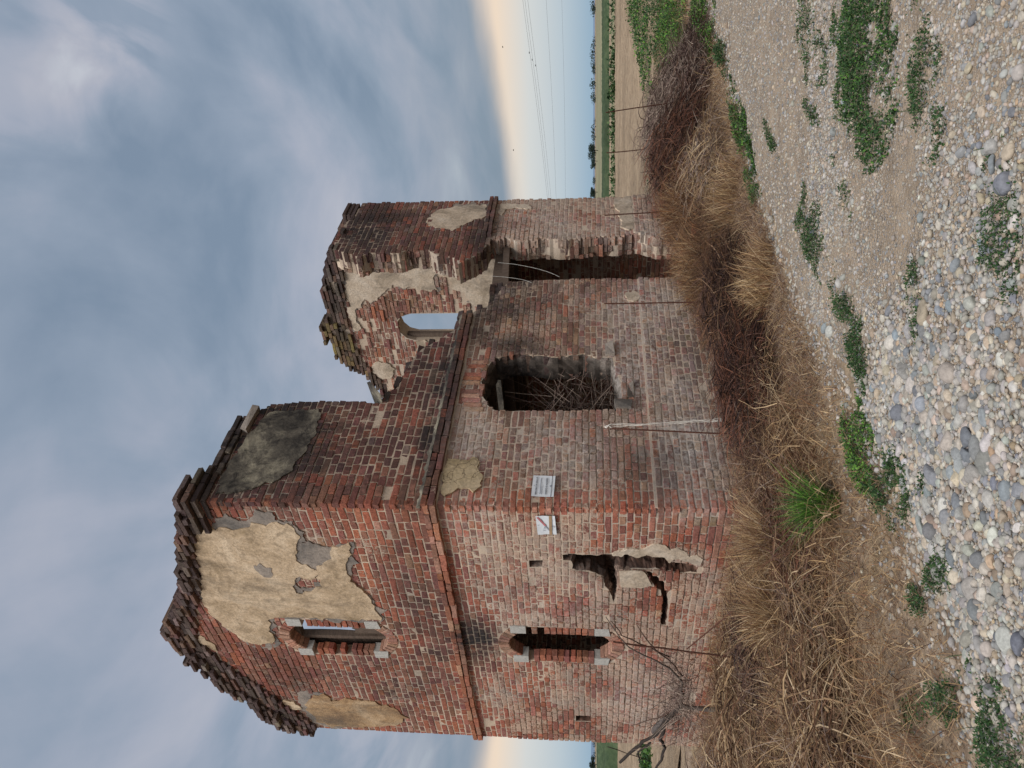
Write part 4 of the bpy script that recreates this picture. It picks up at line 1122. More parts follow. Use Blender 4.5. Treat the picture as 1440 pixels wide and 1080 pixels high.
def stones_arrays(P, size, level, seed):
    r = np.random.default_rng(seed); n = len(P); V0, T0 = ICO[level]; k = len(V0)
    ax = np.stack([size * r.uniform(0.8, 1.35, n), size * r.uniform(0.7, 1.0, n), size * r.uniform(0.42, 0.75, n)], 1) * 0.5
    V = np.repeat(V0[None], n, 0)
    for f in (1.6, 3.1):                                # lumps
        ph = r.uniform(0, 6.28, (n, 1, 3)); dr = r.normal(0, 1, (n, 3, 3))
        q = np.einsum('nkj,nij->nki', V, dr) * f * 0.5 + ph
        V = V * (1 + (0.10 if f < 2 else 0.055) * np.sin(q).mean(2, keepdims=True) * 1.7)
    # some are angular: clip to a few planes
    ang = r.random(n) < 0.65
    for _ in range(3):
        nn = r.normal(0, 1, (n, 3)); nn /= np.linalg.norm(nn, axis=1)[:, None]; off = r.uniform(0.5, 0.82, n)
        d = np.einsum('nkj,nj->nk', V, nn) - off[:, None]; d = np.where(d > 0, d, 0) * ang[:, None]
        V = V - d[..., None] * nn[:, None]
    V = V * ax[:, None]
    a = r.uniform(0, 6.28, n); tl = r.normal(0, 0.22, n)
    cx, sx = np.cos(tl), np.sin(tl)
    y2 = V[..., 1] * cx[:, None] - V[..., 2] * sx[:, None]; z2 = V[..., 1] * sx[:, None] + V[..., 2] * cx[:, None]
    c, s = np.cos(a)[:, None], np.sin(a)[:, None]
    V = np.stack([V[..., 0] * c - y2 * s, V[..., 0] * s + y2 * c, z2], -1)
    C = SPAL[r.choice(len(SPAL), n, p=SW)] * r.uniform(0.58, 1.18, (n, 1)) * r.uniform(0.95, 1.05, (n, 3))
    dust = r.uniform(0.05, 0.35, (n, 1)) if level > 1 else r.uniform(0.15, 0.6, (n, 1))
    C = C * (1 - dust) + np.array([0.36, 0.315, 0.26]) * dust
    return V, T0, C, ax


def on_track(n, x0, x1, y0, y1, seed):
    r = np.random.default_rng(seed); x = r.uniform(x0, x1, n); y = r.uniform(y0, y1, n)
    lx, ly = to_local(x, y)
    return x, y, lx, ly, (ly < track_edge(lx) - 0.05) & (ly > -6.9) & (np.abs(x) < 0.56 * y + 0.6)


def heap(x, y):
    h = np.exp(-(((x + 0.55) / 0.72) ** 2 + ((y - 3.40) / 0.52) ** 2)) + 0.85 * np.exp(-(((x + 0.05) / 0.35) ** 2 + ((y - 3.95) / 0.42) ** 2))
    h = h + 0.22 * np.exp(-(((x - 0.95) / 0.4) ** 2 + ((y - 3.05) / 0.25) ** 2)) + 0.10 * np.exp(-(((x - 0.2) / 0.6) ** 2 + ((y - 3.1) / 0.35) ** 2))
    return h


sand_f = lambda x, y: fbm(x * 1.7, y * 1.7, 77)
# large stones by dart throwing
big = []
cell = {}
rs = np.random.default_rng(5)
x, y, lx, ly, ok = on_track(60000, -1.9, 2.4, 2.6, 6.2, 41)
dens = np.clip(heap(x, y) * 1.25, 0, 1)
for i in np.flatnonzero(ok & (rs.random(len(x)) < (dens * 0.9 + 0.012) * np.clip(1.3 - 3.0 * (sand_f(x, y) - 0.42), 0.1, 1))):
    hv = float(dens[i])
    s = float(np.clip(rs.lognormal(math.log(0.025 + 0.029 * hv), 0.42), 0.018, 0.125))
    key = (int(x[i] / 0.11), int(y[i] / 0.11)); bad = False
    for a in (-1, 0, 1):
        for b in (-1, 0, 1):
            for (qx, qy, qs) in cell.get((key[0] + a, key[1] + b), ()):
                if (qx - x[i]) ** 2 + (qy - y[i]) ** 2 < ((0.42 - 0.09 * hv) * (s + qs)) ** 2: bad = True; break
    if bad: continue
    cell.setdefault(key, []).append((x[i], y[i], s)); big.append((x[i], y[i], s))
big = np.array(big)
score = big[:, 2] / np.hypot(big[:, 0], big[:, 1])
big = big[np.argsort(-score)]
n300 = 300
Vb, Tb, Cb, axb = stones_arrays(big[:n300], big[:n300, 2], 3, 6)
zb = track_z(big[:n300, 0], big[:n300, 1])
for i in range(n300):
    link('stone', raw_mesh('stone', Vb[i], Tb, None, np.tile(Cb[i], (len(Vb[i]), 1)), True), M['pebble'], track, None, (big[i, 0], big[i, 1], float(zb[i]) + axb[i, 2] * 0.22))
gr = MB()


def add_stones(mb, P, size, level, seed, sink=0.2):
    if len(P) == 0: return
    V, T0, C, ax = stones_arrays(P, size, level, seed); n, k = V.shape[:2]
    V = V.copy(); V[..., 0] += P[:, 0:1]; V[..., 1] += P[:, 1:2]; V[..., 2] += (track_z(P[:, 0], P[:, 1]) + ax[:, 2] * sink)[:, None]
    T = (T0[None] + (np.arange(n) * k)[:, None, None]).reshape(-1, 3)
    mb.add(V.reshape(-1, 3), T=T, c=np.repeat(C, k, 0))


add_stones(gr, big[n300:], big[n300:, 2], 2, 7)
x, y, lx, ly, ok = on_track(52000, -2.2, 3.2, 2.6, 5.6, 42)
ok &= rs.random(len(x)) < np.clip(0.95 - 4.5 * (sand_f(x, y) - 0.47), 0.10, 1)
P = np.stack([x, y], 1)[ok]; add_stones(gr, P, np.clip(rs.lognormal(math.log(0.0145), 0.42, len(P)), 0.006, 0.04), 1, 8, 0.1)
x, y, lx, ly, ok = on_track(90000, -1.5, 9.0, 5.0, 13.0, 43)
ok &= (rs.random(len(x)) < np.clip(1.15 - y / 15, 0.2, 1))
P = np.stack([x, y], 1)[ok]; add_stones(gr, P, np.clip(rs.lognormal(math.log(0.019), 0.36, len(P)), 0.010, 0.05), 1, 9, 0.1)
x, y, lx, ly, ok = on_track(26000, -1.9, 0.8, 2.7, 4.8, 45); ok &= rs.random(len(x)) < np.clip(heap(x, y) * 1.3, 0, 1)
P = np.stack([x, y], 1)[ok]; add_stones(gr, P, np.clip(rs.lognormal(math.log(0.021), 0.38, len(P)), 0.009, 0.05), 1, 11, 0.5)
r_ = np.random.default_rng(44); lxv = r_.uniform(-4, 7, 5000); e_ = track_edge(lxv); lyv = e_ + 0.02 + r_.exponential(0.28, 5000) - 0.15
xv = C0.x + dR.x * lxv + dL.x * lyv; yv = C0.y + dR.y * lxv + dL.y * lyv
kp = (lyv < -0.9); P = np.stack([xv, yv], 1)[kp]
V_, T_, C_, ax_ = stones_arrays(P, np.clip(r_.lognormal(math.log(0.020), 0.45, len(P)), 0.008, 0.06), 1, 10)
V_ = V_.copy(); V_[..., 0] += P[:, 0:1]; V_[..., 1] += P[:, 1:2]; V_[..., 2] += (np.maximum(gz(P[:, 0], P[:, 1]) - 0.02, track_z(P[:, 0], P[:, 1])) + ax_[:, 2] * 0.3)[:, None]
gr.add(V_.reshape(-1, 3), T=(T_[None] + (np.arange(len(P)) * len(ICO[1][0]))[:, None, None]).reshape(-1, 3), c=np.repeat(C_, len(ICO[1][0]), 0))
print('stones', len(big), gr.n)
gr.build('gravel', M['pebble'], track, smooth=True, kind='stuff')


# ------------------------------------------------------------------ grass and brush
def blades(P, h, lean, curl, wid, C, seed, az=None, droop=0.0):
    """bent tapering strips: P (n,3) feet, h heights, lean outward share, curl sideways"""
    r = np.random.default_rng(seed); n = len(P)
    az = r.uniform(0, 6.28, n) if az is None else az
    d = np.stack([np.cos(az), np.sin(az), np.zeros(n)], 1); side = np.stack([-np.sin(az), np.cos(az), np.zeros(n)], 1)
    fa = r.uniform(0, 3.14, n); wv = side * np.cos(fa)[:, None] + d * np.sin(fa)[:, None]
    ts = np.array([0, 0.38, 0.72, 1.0]); pts = []
    cz = r.normal(0, 1, n) * curl
    for t in ts:
        up = h * (t * np.sqrt(np.clip(1 - np.minimum(lean, 0.97) ** 2, 0, 1)) - droop * t * t * lean)
        out = h * lean * t ** 1.5
        pts.append(P + d * out[:, None] + side * (cz * h * t * t)[:, None] + np.stack([np.zeros(n), np.zeros(n), up], 1))
    V = []
    for k, t in enumerate(ts[:-1]):
        ww = (wid * (1 - 0.55 * t))[:, None] * 0.5
        V += [pts[k] - wv * ww, pts[k] + wv * ww]
    V.append(pts[3])
    V = np.stack(V, 1)                                   # n,7,3
    b = (np.arange(n) * 7)[:, None]
    Q = np.concatenate([b + np.array([0, 1, 3, 2]), b + np.array([2, 3, 5, 4])]); T = b + np.array([4, 5, 6])
    sh = np.array([0.8, 0.8, 0.95, 0.95, 1.05, 1.05, 1.1])
    Cc = (C[:, None] * np.ones((1, 7, 1)) )
    return V.reshape(-1, 3), T, Q, Cc.reshape(-1, 3)


TAN = [(0.47, 0.315, 0.16), (0.56, 0.41, 0.24), (0.38, 0.24, 0.12), (0.26, 0.16, 0.085)]
STRAW = [(0.45, 0.315, 0.18), (0.55, 0.42, 0.27), (0.38, 0.25, 0.14), (0.25, 0.16, 0.10), (0.19, 0.115, 0.075)]
BROWN = [(0.17, 0.09, 0.055), (0.23, 0.125, 0.072), (0.10, 0.058, 0.042), (0.31, 0.20, 0.125)]
PURP = [(0.075, 0.043, 0.036), (0.12, 0.066, 0.050), (0.045, 0.030, 0.027), (0.20, 0.125, 0.085)]
GREYB = [(0.22, 0.155, 0.13), (0.31, 0.235, 0.195), (0.13, 0.085, 0.072), (0.38, 0.30, 0.24)]
FOX = [(0.26, 0.125, 0.055), (0.33, 0.18, 0.08), (0.19, 0.09, 0.05), (0.36, 0.235, 0.12)]
RUSTY = [(0.17, 0.075, 0.05), (0.22, 0.10, 0.06), (0.12, 0.06, 0.045)]
GREEN = [(0.035, 0.085, 0.025), (0.05, 0.11, 0.033), (0.028, 0.062, 0.026), (0.085, 0.13, 0.05)]
LIME = [(0.12, 0.26, 0.04), (0.16, 0.32, 0.055), (0.09, 0.20, 0.035)]


def cols(pal, n, r):
    p = np.array(pal); return p[r.integers(0, len(p), n)] * r.uniform(0.75, 1.25, (n, 1))


def feet(cx, cy, rx, ry, n, r, ang=0.0, power=0.5):
    a = r.uniform(0, 6.28, n); q = r.random(n) ** power
    ex, ey = np.cos(a) * q * rx, np.sin(a) * q * ry
    c, s = math.cos(ang), math.sin(ang)
    x = cx + ex * c - ey * s; y = cy + ex * s + ey * c
    return x, y, a + ang


def field_blades(mb, x, y, hmin, hmax, pal, wid, seed, lean=(0.1, 0.8), curl=0.25, droop=0.3, az=None, z0=0.0, zspread=0.0):
    r = np.random.default_rng(seed); n = len(x)
    z = gz(x, y) - 0.015 + z0 + (r.random(n) * zspread if np.isscalar(zspread) else r.random(n) * zspread)
    h = r.uniform(hmin, hmax, n) * r.uniform(0.6, 1.1, n)
    V, T, Q, C = blades(np.stack([x, y, z], 1), h, r.uniform(*lean, n), curl, np.full(n, wid) * r.uniform(0.6, 1.4, n), cols(pal, n, r), seed + 1, az, droop)
    mb.add(V, T=T, Q=Q, c=C)


def local_xy(lx, ly): return C0.x + dR.x * lx + dL.x * ly, C0.y + dR.y * lx + dL.y * ly


def scatter_local(n, l0, l1, m0, m1, seed, fn=None):
    r = np.random.default_rng(seed); lx = r.uniform(l0, l1, n); ly = r.uniform(m0, m1, n)
    keep = ~((lx > -0.03) & (ly > -0.03) & (lx < LX + 0.03) & (ly < LY + 0.03)) & (ly > track_edge(lx) - 0.12 + 0.25 * r.random(n))
    if fn is not None: keep &= r.random(n) < fn(lx, ly)
    return local_xy(lx[keep], ly[keep])


dg = MB()
# flat litter over the whole verge
x, y = scatter_local(52000, -4.5, 8.0, -2.3, 0.0, 101); field_blades(dg, x, y, 0.04, 0.16, STRAW + STRAW + TAN + BROWN, 0.0044, 102, (0.6, 0.97), 0.9, 0.25)
x, y = scatter_local(22000, -4.5, -0.02, 0.0, 6.5, 103); field_blades(dg, x, y, 0.08, 0.25, STRAW + TAN + BROWN, 0.004, 104, (0.4, 0.97), 0.7, 0.35)
# straw standing before the near gable
f = lambda lx, ly: np.clip(1.2 - np.abs(lx + 1.2) / 1.7, 0, 1) * np.clip((ly + 1.85) / 0.9, 0, 1) * np.clip(0.1 + 2.6 * (fbm(lx * 1.8, ly * 1.8, 12) - 0.35), 0, 1)
x, y = scatter_local(30000, -3.6, -0.02, -1.7, 6.5, 105, f); field_blades(dg, x, y, 0.14, 0.46, TAN + STRAW + STRAW, 0.0046, 106, (0.2, 0.95), 0.6, 0.35)
x, y = scatter_local(22000, -3.4, 0.3, -1.6, 5.5, 107, f); field_blades(dg, x, y, 0.25, 0.6, BROWN + GREYB, 0.0036, 108, (0.5, 0.97), 0.6, 0.5, None, 0.03, 0.12)
# tangle in front of the long wall
f2 = lambda lx, ly: np.clip(1.1 - np.abs(ly + 0.75) / 0.65, 0, 1)
x, y = scatter_local(12000, -0.6, 3.6, -1.6, -0.05, 109, f2); field_blades(dg, x, y, 0.15, 0.45, BROWN + PURP, 0.0036, 110, (0.4, 0.97), 0.6, 0.45, None, 0.0, 0.16)
x, y = scatter_local(9000, 2.2, 7.5, -2.2, -0.05, 111, lambda lx, ly: np.clip(3.5 * (fbm(lx * 1.4, ly * 1.4, 33) - 0.42), 0, 1)); field_blades(dg, x, y, 0.10, 0.36, TAN + GREYB + STRAW, 0.0044, 112, (0.2, 0.85), 0.35, 0.35)
x, y = scatter_local(5000, 6.5, 14, -2.4, 0.6, 113); field_blades(dg, x, y, 0.10, 0.35, TAN + BROWN, 0.006, 114, (0.3, 0.9), 0.4, 0.35)
fL = lambda lx, ly: np.clip((ly + 1.95) / 0.5, 0, 1) * np.clip(0.15 + 2.4 * (fbm(lx * 1.3, ly * 1.3, 15) - 0.33), 0, 1)
x, y = scatter_local(26000, -4.2, -0.1, -2.0, 0.6, 115, fL); field_blades(dg, x, y, 0.12, 0.36, BROWN + STRAW + FOX, 0.0046, 116, (0.55, 0.97), 0.9, 0.35, None, 0.0, 0.07)
x, y = scatter_local(12000, -4.2, 0.5, -1.9, 1.5, 117, fL); field_blades(dg, x, y, 0.20, 0.55, STRAW + TAN, 0.005, 118, (0.75, 0.97), 0.8, 0.5, None, 0.04, 0.14)
x, y = scatter_local(7000, 2.2, 5.0, -1.2, -0.1, 119); field_blades(dg, x, y, 0.18, 0.45, FOX + BROWN + PURP, 0.0046, 120, (0.5, 0.97), 0.8, 0.45, None, 0.0, 0.18)
x, y = scatter_local(14000, -0.5, 3.2, -1.95, -1.05, 121); field_blades(dg, x, y, 0.05, 0.20, STRAW + GREYB + BROWN, 0.0042, 122, (0.7, 0.97), 0.9, 0.3)
dgo = dg.build('dry_grass', M['grass'], kind='stuff')
dgo['label'] = 'dry straw and dead stems covering the verge around the ruin'; dgo['category'] = 'dry grass'


def tuft(name, lx, ly, rx, n, hmin, hmax, pal, label, cat, seed, wid=0.004, lean=(0.05, 0.75), ry=None, group=None, droop=0.3, curl=0.55, zs=0.0, mat='grass', ang=0.0):
    if mat == 'grass': n = int(n * 0.42); wid = wid * 1.4; pal = pal + BROWN[:2] + STRAW[1:3]
    r = np.random.default_rng(seed); cx, cy = local_xy(lx, ly)
    x, y, a = feet(cx, cy, rx, ry or rx, n, r, HOUSE_ROT + ang)
    q = np.hypot(x - cx, y - cy) / rx
    h = r.uniform(hmin, hmax, n) * (1 - 0.25 * np.clip(q, 0, 1))
    le = np.clip(r.uniform(*lean, n) * (0.35 + 0.8 * q), 0, 0.96)
    z = gz(x, y) - 0.015 + r.random(n) * zs
    base = np.array([cx, cy, g1(cx, cy)])
    V, T, Q, C = blades(np.stack([x, y, z], 1) - base, h, le, curl, np.full(n, wid) * r.uniform(0.6, 1.4, n), cols(pal, n, r), seed + 1, a + r.normal(0, 1.7, n), droop)
    mb = MB(); mb.add(V, T=T, Q=Q, c=C)
    o = mb.build(name, M[mat], loc=tuple(base))
    return tag(o, label, cat, group)


G_T = 'dry grass tufts on the verge'
tuft('dry_grass_tuft', 1.23, -1.62, 0.30, 1700, 0.22, 0.45, TAN, 'rounded tan dry tuft at the gravel edge in front of the doorway', 'grass tuft', 201, group=G_T)
tuft('dry_grass_tuft', 3.1, -1.45, 0.36, 1700, 0.22, 0.42, TAN, 'broad tan dry grass bank below the tall wall fragment', 'grass tuft', 203, ry=0.42, group=G_T)
tuft('dry_grass_tuft', -0.95, -0.75, 0.17, 1300, 0.38, 0.62, TAN, 'upright straw tuft just off the near corner of the house', 'grass tuft', 205, lean=(0.05, 0.45), group=G_T)
tuft('dry_grass_tuft', -1.35, -0.45, 0.16, 1300, 0.38, 0.60, TAN, 'upright straw tuft between the near corner and the rod brace', 'grass tuft', 207, lean=(0.05, 0.4), group=G_T)
tuft('dry_grass_tuft', -2.1, -0.30, 0.26, 420, 0.3, 0.55, TAN + STRAW, 'loose pale straw tuft on the open verge before the gable', 'grass tuft', 209, group=G_T)
tuft('dry_grass_tuft', 0.55, -0.55, 0.24, 700, 0.25, 0.48, FOX, 'rusty brown sprouting tuft beneath the white tape', 'grass tuft', 211, lean=(0.2, 0.9), group=G_T)
tuft('dry_grass_tuft', 3.2, -0.50, 0.36, 1600, 0.35, 0.62, FOX + TAN, 'fox-coloured tuft at the wall foot by the second rod', 'grass tuft', 213, group=G_T)
tuft('dry_grass_tuft', 4.5, -0.62, 0.42, 1800, 0.30, 0.55, FOX, 'orange-brown tuft on the mound beside the doorway', 'grass tuft', 215, group=G_T)
tuft('dry_grass_tuft', -0.25, 2.0, 0.50, 2000, 0.22, 0.45, TAN, 'thick tan grass against the foot of the gable', 'grass tuft', 217, ry=0.9, ang=0, group=G_T)
tuft('dry_grass_tuft', -0.35, 0.5, 0.36, 1300, 0.2, 0.40, TAN + FOX, 'tan grass clump at the gable beside the white plaster lip', 'grass tuft', 219, ry=0.6, group=G_T)
tuft('green_grass_tuft', -1.34, -1.62, 0.085, 420, 0.24, 0.46, LIME + LIME + GREEN, 'bright green grass tuft leaning at the verge edge', 'grass tuft', 221, wid=0.006, lean=(0.1, 0.5), mat='leaf')


# dead brush: many thin curved stems
def brush(name, lx, ly, rx, ry, hh, n, pal, label, seed, rad=0.0042, group='dead bramble heaps along the wall', up=0.6):
    r = np.random.default_rng(seed); cx, cy = local_xy(lx, ly); base = np.array([cx, cy, g1(cx, cy)])
    a = r.uniform(0, 6.28, n); q = np.sqrt(r.random(n)); c, s = math.cos(HOUSE_ROT), math.sin(HOUSE_ROT)
    ex, ey = np.cos(a) * q * rx, np.sin(a) * q * ry
    x0 = ex * c - ey * s; y0 = ex * s + ey * c
    top = hh * (1 - 0.75 * q ** 2) * (0.75 + 0.5 * fbm(x0 * 2 + cx, y0 * 2 + cy, seed % 50))
    z0 = r.random(n) * top * 0.75
    L = r.uniform(0.25, 0.75, n) * (0.5 + hh * 0.6); az = r.uniform(0, 6.28, n); el = r.uniform(-0.4, 1.2, n) * up
    ts = np.linspace(0, 1, 5); P = []
    bend = r.normal(0, 0.8, n); dr = r.uniform(0.1, 0.8, n)
    for t in ts:
        aa = az + bend * t
        P.append(np.stack([x0 + np.cos(aa) * np.cos(el) * L * t, y0 + np.sin(aa) * np.cos(el) * L * t, np.maximum(z0 + np.sin(el) * L * t - dr * L * t * t, -0.02)], 1))
    P = np.stack(P, 1)                                   # n,5,3
    gzb = gz(P[..., 0].ravel() + cx, P[..., 1].ravel() + cy).reshape(n, 5) - base[2]
    P[..., 2] += gzb * 0.999
    tg = np.gradient(P, axis=1); tg /= np.linalg.norm(tg, axis=2, keepdims=True) + 1e-9
    u_ = np.cross(tg, np.array([0.3, 0.5, 0.81])); u_ /= np.linalg.norm(u_, axis=2, keepdims=True) + 1e-9; w_ = np.cross(tg, u_)
    rr = (rad * r.uniform(0.5, 1.6, n))[:, None, None] * np.array([1, 0.9, 0.75, 0.6, 0.3])[None, :, None]
    V = np.stack([P + rr * (math.cos(k * 2.094) * u_ + math.sin(k * 2.094) * w_) for k in range(3)], 2)   # n,5,3(sides),3
    b = (np.arange(n) * 15)[:, None, None]; i = (np.arange(4) * 3)[None, :, None]; j = np.arange(3)[None, None]
    Q = np.stack([b + i + j, b + i + (j + 1) % 3, b + i + 3 + (j + 1) % 3, b + i + 3 + j], -1).reshape(-1, 4)
    C = np.repeat(cols(pal, n, r), 15, 0)
    mb = MB(); mb.add(V.reshape(-1, 3), Q=Q, c=C); o = mb.build(name, M['grass'], loc=tuple(base))
    return tag(o, label, 'bramble', group)


brush('bramble_heap', 0.75, -0.85, 0.85, 0.46, 0.40, 4000, PURP[:3] + RUSTY, 'dark purple-brown bramble heap in front of the window hole', 301)
brush('bramble_heap', 1.95, -0.85, 0.85, 0.44, 0.40, 3600, PURP[:3] + PURP[:3] + BROWN, 'dark bramble heap in front of the wall by the doorway', 303)
brush('bramble_heap', -0.15, -0.75, 0.50, 0.34, 0.20, 1300, BROWN + PURP, 'reddish brown bramble tangle at the near corner of the house', 305)
brush('bramble_heap', 4.3, -1.35, 0.75, 0.45, 0.30, 2200, GREYB + STRAW, 'low greyish pink tangle between doorway slope and tan bank', 327)
brush('bramble_heap', 5.6, -0.95, 0.95, 0.75, 0.62, 3400, RUSTY + PURP, 'rust-red bramble heap at the foot of the tall wall fragment', 307)
brush('bramble_heap', 7.3, -0.75, 1.15, 0.95, 0.85, 4200, GREYB, 'tall grey bramble heap beyond the end of the house', 309, rad=0.0045)
brush('bramble_heap', 6.6, -1.7, 1.2, 0.55, 0.40, 2600, GREYB + PURP, 'low grey-brown bramble bank beside the track bend', 311, rad=0.004)
brush('bramble_heap', -1.25, 1.3, 0.8, 0.9, 0.42, 3000, BROWN + STRAW, 'brown bramble tangle around the foot of the braced rod', 313)
brush('bramble_heap', -1.15, 0.25, 0.55, 0.5, 0.34, 2200, PURP, 'dark hollow of brambles between near corner and braced rod', 325)
brush('bramble_heap', -1.6, 3.2, 0.9, 1.2, 0.50, 3600, STRAW + GREYB, 'pale tangled stems before the left half of the gable', 315)
brush('bramble_heap', -2.1, -0.75, 0.75, 0.55, 0.26, 2200, BROWN + STRAW, 'flattened brown tangle on the verge nearest the cobble heap', 319)
brush('bramble_heap', -3.0, -0.3, 0.8, 0.9, 0.30, 2400, STRAW + BROWN + GREYB, 'pale flattened tangle on the verge farthest from the house corner', 321)
brush('bramble_heap', -0.95, -1.0, 0.6, 0.42, 0.24, 1700, BROWN + RUSTY, 'low rusty tangle beside the bright green tuft', 323)
brush('bramble_heap', -2.3, 0.9, 0.8, 0.8, 0.32, 2600, STRAW + BROWN, 'low straw-coloured tangle on the verge before the gable', 317)


# green weeds growing through the gravel
def weed(lx, ly, rx, ry, n, label, seed, pal=GREEN, hh=0.055, sz=0.011, ang=0.0, name='weed_patch', gap=0.35):
    r = np.random.default_rng(seed); cx, cy = local_xy(lx, ly)
    n = int(n * 1.9); x, y, a = feet(cx, cy, rx * 1.45, ry * 1.6, n, r, ang, 0.55)
    fq = 7.0 if rx < 1.2 else 2.2
    qq = np.hypot((x - cx) * math.cos(ang) + (y - cy) * math.sin(ang), ((y - cy) * math.cos(ang) - (x - cx) * math.sin(ang)) * rx / ry) / rx
    keep = r.random(n) < np.clip(4.5 * (fbm(x * fq, y * fq, seed % 37) - gap - 0.16 * qq ** 2 + 0.06), 0, 1)
    x, y, a = x[keep], y[keep], a[keep]; n = len(x)
    q = qq[keep]
    gzx = np.where(to_local(x, y)[1] < track_edge(to_local(x, y)[0]), track_z(x, y), gz(x, y))
    base = np.array([cx, cy, float(gzx.mean())])
    z = gzx + r.random(n) ** 1.3 * hh * np.clip(1.25 - q, 0.2, 1) * (0.5 + 1.0 * fbm(x * 12, y * 12, 3))
    az = r.uniform(0, 6.28, n); el = r.uniform(-0.2, 1.1, n); L = sz * r.uniform(0.5, 1.9, n)
    d = np.stack([np.cos(az) * np.cos(el), np.sin(az) * np.cos(el), np.sin(el)], 1); s = np.stack([-np.sin(az), np.cos(az), r.normal(0, 0.3, n)], 1)
    p = np.stack([x, y, z], 1) - base
    w_ = L[:, None] * 0.32
    V = np.stack([p, p + d * L[:, None] * 0.5 - s * w_, p + d * L[:, None], p + d * L[:, None] * 0.5 + s * w_], 1)
    C = np.repeat(cols(pal, n, r), 4, 0)
    mb = MB(); mb.add(V.reshape(-1, 3), Q=np.arange(n * 4).reshape(-1, 4), c=C)
    k = max(8, n // 60); i = r.integers(0, n, k)         # a few stalks
    hs = r.uniform(0.03, 0.10, k) * max(1.0, hh / 0.08)
    V, T, Q, C = blades(p[i] * np.array([1, 1, 0]) , hs, r.uniform(0.2, 0.8, k), 0.2, np.full(k, 0.004), cols(pal, k, r), seed + 2)
    mb.add(V, T=T, Q=Q, c=C)
    o = mb.build(name, M['leaf'], loc=tuple(base))
    return tag(o, label, 'weeds', 'green weed patches on the gravel')


tr_ang = HOUSE_ROT
weed(0.0, -3.84, 0.52, 0.30, 8500, 'largest bright green weed patch on the gravel with two pale stones', 401, GREEN + GREEN + LIME[2:], 0.07, 0.013, 0.6, gap=0.26)
weed(1.15, -3.66, 0.52, 0.24, 3600, 'dark green weed patch behind the largest one along the track', 402, GREEN, 0.06, 0.013, 0.7)
weed(-0.92, -4.05, 0.30, 0.12, 1700, 'narrow weed patch in front of the largest one, near pale cobbles', 403, GREEN, 0.05, 0.011, 0.3, gap=0.2)
weed(0.29, -2.60, 0.36, 0.17, 3200, 'weed patch on the gravel beside the rounded tan tuft', 404, GREEN, 0.06, 0.012, 0.8)
weed(-0.63, -2.66, 0.30, 0.13, 2600, 'weed patch in the middle of the chain along the track edge', 405, GREEN, 0.06, 0.011, 1.0)
weed(-1.05, -2.55, 0.20, 0.12, 2000, 'small dense weed patch touching the cobble heap', 406, GREEN, 0.06, 0.011, 1.0)
weed(-1.32, -2.16, 0.25, 0.15, 2800, 'lighter green weed patch at the verge beside the bright grass tuft', 407, GREEN + LIME, 0.07, 0.012, 0.9, gap=0.25)
weed(-1.50, -3.25, 0.20, 0.10, 1300, 'small weed patch on bare sandy gravel away from the verge', 408, GREEN, 0.05, 0.010, 0.2)
weed(-1.92, -3.85, 0.26, 0.12, 2600, 'dark weed patch at the very bottom among pale pebbles', 409, GREEN, 0.05, 0.009, 0.1)
weed(-2.02, -2.38, 0.30, 0.09, 2400, 'long thin weed patch along the edge of the cobble heap', 410, GREEN, 0.05, 0.010, 2.0)
weed(-2.42, -2.36, 0.24, 0.08, 1800, 'sparse weed patch between cobble heap and dry grass', 411, GREEN, 0.05, 0.010, 2.2)
weed(-2.82, -2.10, 0.36, 0.09, 2600, 'weed strip bordering the sandy verge beyond the cobbles', 412, GREEN, 0.06, 0.010, 2.2)
weed(-3.20, -2.40, 0.22, 0.16, 2600, 'thick weed patch in the picture corner below the cobbles', 413, GREEN, 0.07, 0.010, 2.0, gap=0.22)
weed(3.2, -2.16, 0.75, 0.13, 3600, 'long green weed strip along the far track edge', 414, GREEN + LIME[:1], 0.09, 0.018, tr_ang, gap=0.25)
weed(4.9, -2.35, 0.70, 0.12, 2800, 'far weed strip where the track edge meets the brambles', 415, GREEN, 0.09, 0.020, tr_ang)
weed(1.9, -2.62, 0.32, 0.06, 900, 'thin weed streak on the gravel opposite the doorway', 416, GREEN, 0.05, 0.013, tr_ang)
weed(0.85, -3.25, 0.24, 0.06, 700, 'tiny weed streak in the middle of the track', 417, GREEN, 0.04, 0.012, tr_ang)
weed(7.0, -2.28, 1.4, 0.30, 9000, 'bright weed bank on the verge beyond the brambles', 418, GREEN + LIME, 0.16, 0.020, tr_ang, gap=0.36)
weed(10.0, -1.2, 2.2, 0.6, 15000, 'tall green weeds between the track and the ploughed field', 419, GREEN + LIME, 0.34, 0.028, tr_ang, gap=0.37)
weed(14.5, -0.6, 3.6, 1.0, 16000, 'leafy weeds farther out along the field margin', 420, GREEN, 0.36, 0.034, tr_ang, gap=0.40)
weed(22.5, 1.6, 6.0, 1.4, 15000, 'most distant tall weed bank at the ploughed field edge', 421, GREEN + LIME[:1], 0.45, 0.055, tr_ang, gap=0.38)
weed(15.0, 3.2, 5.5, 2.2, 16000, 'scattered weeds on the ploughed field behind the stakes', 422, GREEN, 0.14, 0.03, 0.2, gap=0.44)
weed(1.9, -4.2, 0.5, 0.16, 2600, 'dark weed patch behind the largest one at the far track side', 425, GREEN, 0.06, 0.014, 0.7)
weed(-0.15, -3.15, 0.22, 0.07, 1000, 'tiny weed streak between two larger patches on the track', 426, GREEN, 0.04, 0.011, 0.6)
weed(-1.75, -2.30, 0.22, 0.10, 2000, 'dense weed clump at the inner rim of the cobble heap', 427, GREEN, 0.06, 0.011, 2.0, gap=0.25)
weed(2.35, -1.98, 0.40, 0.10, 2200, 'green weeds between the tan bank and the gravel edge', 428, GREEN + LIME[2:], 0.10, 0.014, tr_ang, gap=0.28)
